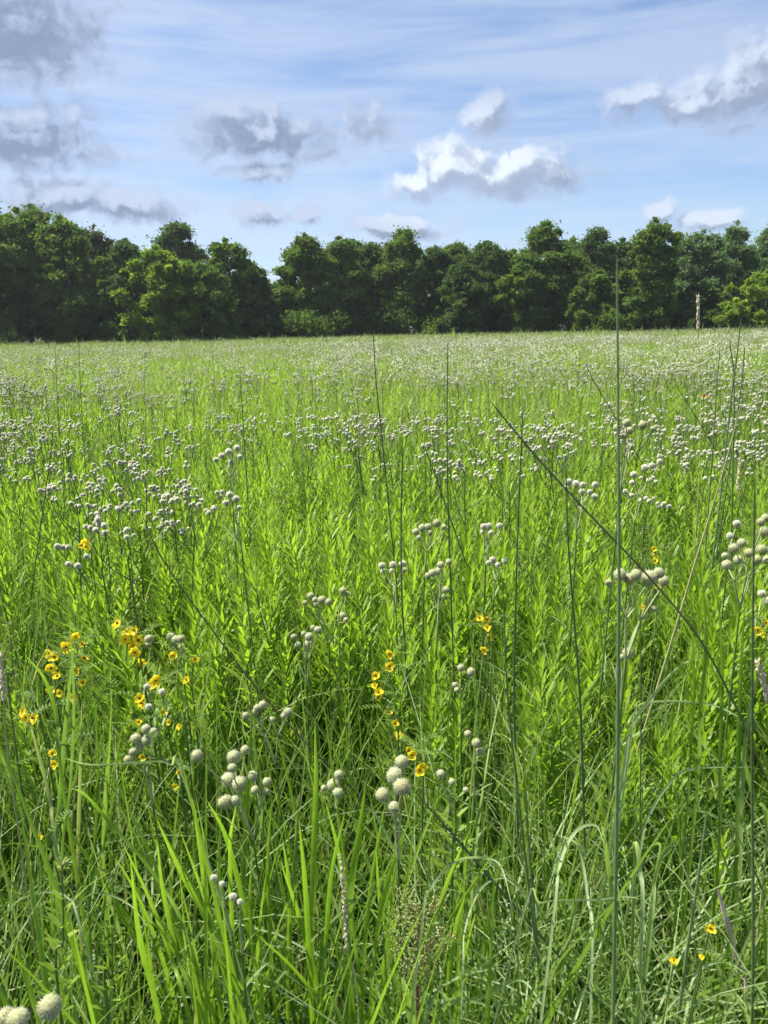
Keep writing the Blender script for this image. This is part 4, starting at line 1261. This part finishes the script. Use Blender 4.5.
# ------------------------------------------------------------------ seed spikes
def spike(top, bot, foot, wpx, Y, label, mat='seed'):
    a, b = at(*top, Y), at(*bot, Y)
    f = at(*foot, Y)
    O = Vector((f.x, f.y, 0))
    root = thing('seed_spike', label, 'grass', O)
    mb = MB()
    fl = f - O
    path = smooth_path([Vector((0, 0, 0)), fl * .98 if fl.z > .05 else Vector((0, 0, .02)), b - O, a.lerp(b, .5) - O, a - O], 4)
    tube(mb, path, np.linspace(.0018, .0007, len(path)), 5)
    link('stem', mb.mesh('stem', ['culm_straw']), root)
    mb = MB(); n = 170
    t = rng.random(n)
    bb = np.array([list((b - O).lerp(a - O, float(q))) for q in t])
    wr = wpx * Y / FPX
    V, F = ico(0)
    for q, p in zip(t, bb):
        lump = .55 + .45 * math.sin(q * 40) ** 2
        an = random.random() * 6.28; rr = wr * .44 * random.random() * lump
        c_ = p + np.array([rr * math.cos(an), rr * math.sin(an), 0])
        mb.add(V * np.array([.15, .15, .40]) * wr * random.uniform(.6, 1.3) * (1 - .4 * q) + c_, F)
    n = 60
    blades(mb, bb[:n], np.full(n, wr * .9), U(0, 6.28, n), U(.2, .7, n), U(-.1, .3, n), np.full(n, wr * .14), 2, 0, None, PROF_lance)
    link('seed_head', mb.mesh('seed_head', [mat]), root)
spike((341, 853), (347, 950), (360, 1024), 8, .80, 'beige dry seed spike standing in the green grass, bottom centre')
spike((698, 296), (698, 330), (700, 470), 4.5, 2.4, 'beige seed spike sticking up against the dark trees at the right')
spike((0, 655), (4, 700), (14, 800), 7, 1.0, 'beige seed spike cut by the left edge')
spike((757, 662), (768, 700), (772, 790), 9, 1.0, 'pinkish fluffy seed spike at the right edge')
spike((145, 352), (145, 357), (146, 430), 3, 4.5, 'tiny pale seed spike against the foot of the trees at the left')
spike((740, 458), (738, 490), (742, 560), 4, 2.0, 'thin pale seed spike left of the right edge, behind the straw stem')

# ------------------------------------------------------------------ panicle, leafy plant, dry stalk
def panicle():
    Y = .78
    tops = [(400, 888), (410, 905), (436, 900), (446, 926), (452, 932), (390, 930), (398, 950), (430, 945), (442, 955), (404, 965), (422, 912), (424, 965), (395, 910), (434, 930)]
    f = at(418, 1020, Y)
    O = Vector((f.x, f.y, 0))
    root = thing('dock_plant', 'feathery yellow green seed panicle on a reddish stem, bottom centre', 'plant', O)
    ax0, ax1 = at(416, 990, Y) - O, at(420, 905, Y) - O
    mb = MB(); path = smooth_path([Vector((0, 0, 0)), f - O, ax0, ax1], 4)
    tube(mb, path, np.linspace(.0034, .001, len(path)), 6)
    seeds = MB(); V, F = ico(0)
    for i, (px, py) in enumerate(tops):
        e = at(px, py, Y + .02 * math.sin(i * 2)) - O
        s_ = ax0.lerp(ax1, max(0, min(.9, (e.z - ax0.z) / (ax1.z - ax0.z) - .35)))
        br = bez(s_, s_.lerp(e, .5) + Vector((0, 0, -.01)), e, 8)
        tube(mb, br, .0006, 4)
        for q in br[2:]:
            for _ in range(12):
                c_ = np.array(q) + rng.normal(0, .0060, 3)
                seeds.add(V * random.uniform(.0006, .0013) * np.array([1, 1, random.uniform(1, 2.4)]) + c_, F, .5, 0 if random.random() < .97 else 1)
    link('stem', mb.mesh('stem', ['stem_red']), root)
    link('seed_head', seeds.mesh('seed_head', ['seed_green', 'seed']), root)
    lf = MB(); n = 14
    bb = np.array([list(path[0].lerp(ax0, .3 + .7 * k / n)) for k in range(n)])
    blades(lf, bb, U(.04, .08, n), U(0, 6.28, n), U(.6, 1.1, n), U(.1, .6, n), U(.008, .014, n), 5, .3, None, PROF_lance)
    link('leaves', lf.mesh('leaves', ['grass_broad']), root)
panicle()

def leafy(top, foot, Y, label, pairs=11, ll=.032, flower=True):
    a, f = at(*top, Y), at(*foot, Y)
    O = Vector((f.x, f.y, 0))
    root = thing('leafy_stem_plant', label, 'plant', O)
    path = smooth_path([Vector((0, 0, 0)), f - O, a.lerp(f, .5) - O + Vector((.003, 0, 0)), a - O], 5)
    mb = MB(); tube(mb, path, np.linspace(.0024, .0010, len(path)), 6)
    link('stem', mb.mesh('stem', ['stem_green']), root)
    lf = MB(); bb, ph, LL = [], [], []
    for k in range(pairs):
        t = k / (pairs - 1)
        p = (f - O).lerp(a - O, t * .97) if (f - O).z > .2 else (a - O) * (.4 + .57 * t)
        for s_ in (0, math.pi):
            bb.append(tuple(p)); ph.append(s_ + (.35 if k % 2 else -.5)); LL.append(ll * (1.15 - .65 * t))
    n = len(bb)
    blades(lf, np.array(bb), np.array(LL) * U(.85, 1.1, n), np.array(ph), U(.65, .95, n), U(.0, .7, n), np.array(LL) * (.30 if flower else .20), 5, .3, None, PROF_lance)
    link('leaves', lf.mesh('leaves', ['forb_far']), root)
    if flower:
        m2 = MB(); n = 14
        blades(m2, np.tile(np.array([tuple(a - O)]), (n, 1)), U(.006, .014, n), U(0, 6.28, n), U(.3, 1.3, n), U(0, .5, n), np.full(n, .0025), 3, 0, None, PROF_lance)
        link('flower_bud', m2.mesh('flower_bud', ['seed_green']), root)
leafy((62, 866), (60, 1010), .80, 'young plant with paired oblong leaves up its stem, lower left')
leafy((112, 935), (108, 1020), .78, 'short leafy plant beside the taller paired-leaf plant, bottom left', 9, .03, False)
leafy((10, 625), (12, 720), 1.3, 'slim leafy stem with tiny yellowish buds at the left edge', 12, .02)
leafy((455, 800), (452, 880), 1.0, 'tuft of narrow green leaves right of the five large globe heads', 10, .05, False)

def dry_stalk():
    Y = .95
    p = [at(x, y, Y) for x, y in ((718, 889), (722, 905), (727, 922), (732, 940), (738, 965), (746, 1010))]
    O = Vector((p[-1].x + .03, Y, 0))
    mb = MB(); path = smooth_path([q - O for q in p] + [Vector((0, 0, 0))], 4)
    tube(mb, path, [.0012 + .0034 * min(1, i / 7) - .002 * min(1, max(0, (i - 9) / 6)) for i in range(len(path))], 7)
    link('dry_stem', mb.mesh('dry_stem', ['dry']), None, O, label='pinkish white dry stem in a dark hollow at the bottom right', category='dry stem')
dry_stalk()

# ------------------------------------------------------------------ broad and arching blades seen one by one
def ribbon(px_pts, wpx, Y, dY=.06, fold=.4, tipw=.04, foot=True, O=Vector((0, 0, 0))):
    """tip first; each point lies a little further out"""
    n = len(px_pts)
    Wp = [at(x, y, Y + dY * math.sin(i * .9)) for i, (x, y) in enumerate(px_pts)]
    if foot:
        l = Wp[-1]; d = (Wp[-1] - Wp[-2]).normalized()
        if l.z > .05:
            k = l.z
            g_ = Vector((l.x + d.x * k * .4, l.y + d.y * k * .3 + .03, 0))
            Wp.append(l.lerp(g_, .5) + Vector((d.x * .03, 0, 0))); Wp.append(g_)
    path = smooth_path(Wp, 7)
    m_ = len(path); V = []
    camp = Vector((0, 0, EYE))
    for i, p in enumerate(path):
        t = (path[min(i + 1, m_ - 1)] - path[max(i - 1, 0)]).normalized()
        view = (p - camp).normalized()
        view = (view + Vector((.35 * math.sin(px_pts[0][0]), 0, .3))).normalized()
        s_ = t.cross(view).normalized()
        nn = s_.cross(t).normalized()
        q = i / (m_ - 1)
        w = wpx * Y / FPX * .5 * min(1, tipw + (q * 3.4) ** .8) * (1 - .35 * q)
        V += [p + s_ * w - O, p + nn * (w * fold) - O, p - s_ * w - O]
    F = []
    for i in range(m_ - 1):
        for j in (0, 1):
            a = i * 3 + j
            F.append((a, a + 1, a + 4, a + 3))
    mb = MB(); mb.add([tuple(v) for v in V], F, random.random())
    return mb

def clump(label, arcs, mat, cat='grass', name='grass_clump', Y=.85):
    xs = [a[0][-1] for a in arcs]
    p = at(sum(x for x, y in xs) / len(xs), max(y for x, y in xs), Y)
    O = Vector((p.x, p.y + .05, 0))
    root = thing(name, label, cat, O)
    for pts, w in arcs:
        # fold every foot towards the clump's own base
        mb = ribbon(pts, w, Y + random.uniform(-.04, .05), O=O)
        link('blade', mb.mesh('blade', [mat]), root)
clump('broad bright green grass blades crossing at the lower left', [
    ([(64, 789), (83, 793), (110, 823), (160, 883), (195, 960)], 5), ([(130, 855), (140, 940), (160, 1022)], 8.5), ([(157, 820), (180, 870), (207, 920), (236, 995)], 8),
    ([(157, 838), (163, 890), (177, 953), (200, 1024)], 6.5), ([(122, 842), (150, 900), (172, 960), (190, 1020)], 6)], 'grass_broad', Y=.80)
clump('broad bright grass blades standing below the largest globe cluster', [
    ([(192, 797), (200, 847), (213, 947), (222, 1020)], 7.5), ([(207, 800), (227, 840), (247, 920), (262, 1010)], 7), ([(236, 806), (230, 847), (233, 940), (240, 1020)], 6),
    ([(253, 846), (250, 900), (254, 960), (262, 1020)], 6), ([(272, 800), (268, 860), (270, 940), (276, 1020)], 6.5), ([(180, 830), (205, 900), (225, 970), (238, 1024)], 6), ([(283, 840), (290, 900), (288, 1010)], 7)], 'grass_broad', Y=.84)
clump('tall upright bright grass blades rising beside the small bunch of globe heads', [
    ([(315, 722), (316, 793), (313, 880), (311, 1013)], 9), ([(366, 782), (360, 830), (352, 880), (348, 960)], 10), ([(299, 820), (306, 897), (312, 1010)], 8),
    ([(325, 800), (338, 850), (345, 900), (352, 990)], 7), ([(386, 800), (375, 860), (366, 930), (362, 1020)], 6), ([(404, 838), (388, 880), (376, 940), (370, 1020)], 7),
    ([(345, 812), (332, 870), (326, 940), (322, 1020)], 7), ([(376, 848), (380, 900), (392, 960), (398, 1020)], 7), ([(280, 860), (300, 920), (318, 1000)], 7)], 'grass_broad', Y=.82)
clump('bright upright grass blades between the feathery panicle and the arching grass', [
    ([(470, 830), (452, 870), (438, 910), (425, 960)], 6), ([(500, 845), (476, 880), (448, 925), (436, 965)], 5), ([(465, 896), (456, 930), (448, 990)], 8), ([(475, 915), (466, 950), (460, 1010)], 7)], 'grass_broad', Y=.82)
clump('pale arching grass blades curving over right of the tallest stalk', [
    ([(747, 722), (719, 707), (689, 702), (645, 703), (634, 716), (628, 760)], 3.0), ([(702, 655), (679, 667), (655, 693), (632, 727), (622, 780)], 5), ([(752, 767), (699, 768), (675, 777), (649, 816), (636, 870)], 4.2),
    ([(752, 835), (719, 817), (685, 808), (625, 813), (606, 850)], 2.4)], 'grass_pale', Y=1.0)
clump('pale arching grass blades looping over at the bottom right corner', [
    ([(755, 980), (725, 962), (699, 970), (689, 993), (684, 1024)], 4), ([(709, 1007), (679, 997), (635, 990), (599, 993), (575, 1013)], 4), ([(752, 1013), (732, 993), (709, 1000), (689, 1023)], 7),
    ([(768, 1000), (735, 1003), (700, 1000), (660, 1022)], 3)], 'grass_pale', Y=.78)
clump('pale arching grass blades looping right of the feathery panicle', [
    ([(512, 905), (500, 865), (480, 858), (455, 862), (430, 890), (420, 940)], 3.4), ([(659, 910), (632, 897), (592, 900), (542, 903), (520, 925)], 2.6), ([(520, 1000), (495, 968), (465, 945), (440, 948), (425, 985)], 3.4),
    ([(516, 885), (500, 878), (480, 890), (465, 930), (462, 990)], 3), ([(545, 1010), (520, 980), (480, 998), (450, 1000), (425, 1022)], 5), ([(605, 845), (595, 825), (575, 832), (560, 865), (552, 930)], 4.5),
    ([(500, 1020), (478, 1002), (440, 1006), (420, 1024)], 5)], 'grass_pale', Y=.80)
clump('pale arching grass blades bending over at the lower left', [
    ([(0, 917), (20, 900), (47, 892), (70, 900), (84, 940)], 3), ([(105, 965), (73, 963), (50, 980), (43, 1007), (42, 1030)], 4), ([(117, 868), (87, 887), (67, 913), (58, 960)], 3),
    ([(150, 930), (130, 905), (100, 893), (80, 905), (70, 950)], 2.6), ([(62, 630 + 128), (95, 765), (145, 762), (170, 765), (190, 800)], 2.4)], 'grass_pale', Y=.85)
clump('group of pale sheened blades hooking over in the grass beside the tallest stalk', [
    ([(549, 835), (566, 838), (580, 850), (588, 900), (592, 960)], 4), ([(601, 822), (606, 850), (612, 900), (614, 980)], 7), ([(646, 850), (660, 845), (655, 880), (648, 940)], 4), ([(679, 845), (665, 850), (655, 880), (650, 940)], 5),
    ([(632, 850), (636, 843), (640, 870), (642, 930)], 6)], 'grass_pale', Y=.84)
clump('long green grass blades standing at the left edge beside the yellow plant', [
    ([(68, 600), (74, 700), (70, 790), (62, 880)], 4), ([(75, 640), (66, 720), (60, 800), (56, 880)], 6), ([(20, 690), (36, 745), (50, 800), (58, 860)], 5), ([(25, 655), (45, 680), (57, 720), (62, 780)], 5),
    ([(82, 700), (80, 780), (78, 860), (80, 930)], 5), ([(95, 700), (98, 780), (94, 860), (90, 940)], 4.5), ([(112, 690), (108, 780), (104, 880)], 4)], 'grass', Y=.98)
clump('yellow edged grass blade leaning across the bottom centre', [
    ([(256, 934), (290, 965), (320, 1000), (345, 1028)], 5), ([(215, 955), (240, 985), (256, 1020)], 5)], 'grass_broad', Y=.72)
clump('long upright green blades at the right edge around the thick dark stalk', [
    ([(700, 560), (706, 640), (700, 720), (696, 800)], 5), ([(690, 590), (694, 680), (690, 760), (684, 840)], 4), ([(745, 600), (740, 690), (738, 780), (735, 880)], 6), ([(768, 640), (748, 720), (742, 800), (738, 900)], 5),
    ([(715, 560), (722, 660), (720, 760), (718, 860)], 4.5), ([(733, 735), (745, 765), (755, 800), (768, 830)], 6)], 'grass', Y=1.0)

# ------------------------------------------------------------------ summer haze
hz = bpy.data.materials.new('haze'); hz.use_nodes = True
hz.node_tree.nodes.clear()
_N = NT(hz.node_tree)
_o = _N.n('ShaderNodeOutputMaterial'); _v = _N.n('ShaderNodeVolumePrincipled')
_v.inputs['Color'].default_value = (.86, .93, 1.0, 1)
_v.inputs['Density'].default_value = 0.00024
_v.inputs['Anisotropy'].default_value = 0.3
hz.node_tree.links.new(_v.outputs[0], _o.inputs['Volume'])
M['haze'] = hz
_c = np.array([(x, y, z) for x in (-920, 920) for y in (-220, 1820) for z in (-1.3, 24.0)], float)
_f = np.array([(0, 1, 3, 2), (4, 6, 7, 5), (0, 4, 5, 1), (2, 3, 7, 6), (0, 2, 6, 4), (1, 5, 7, 3)])
link('haze', mesh_from('haze', _c, [_f], None, ['haze'], smooth=False), kind='stuff', label='thin summer haze over the meadow and the trees')
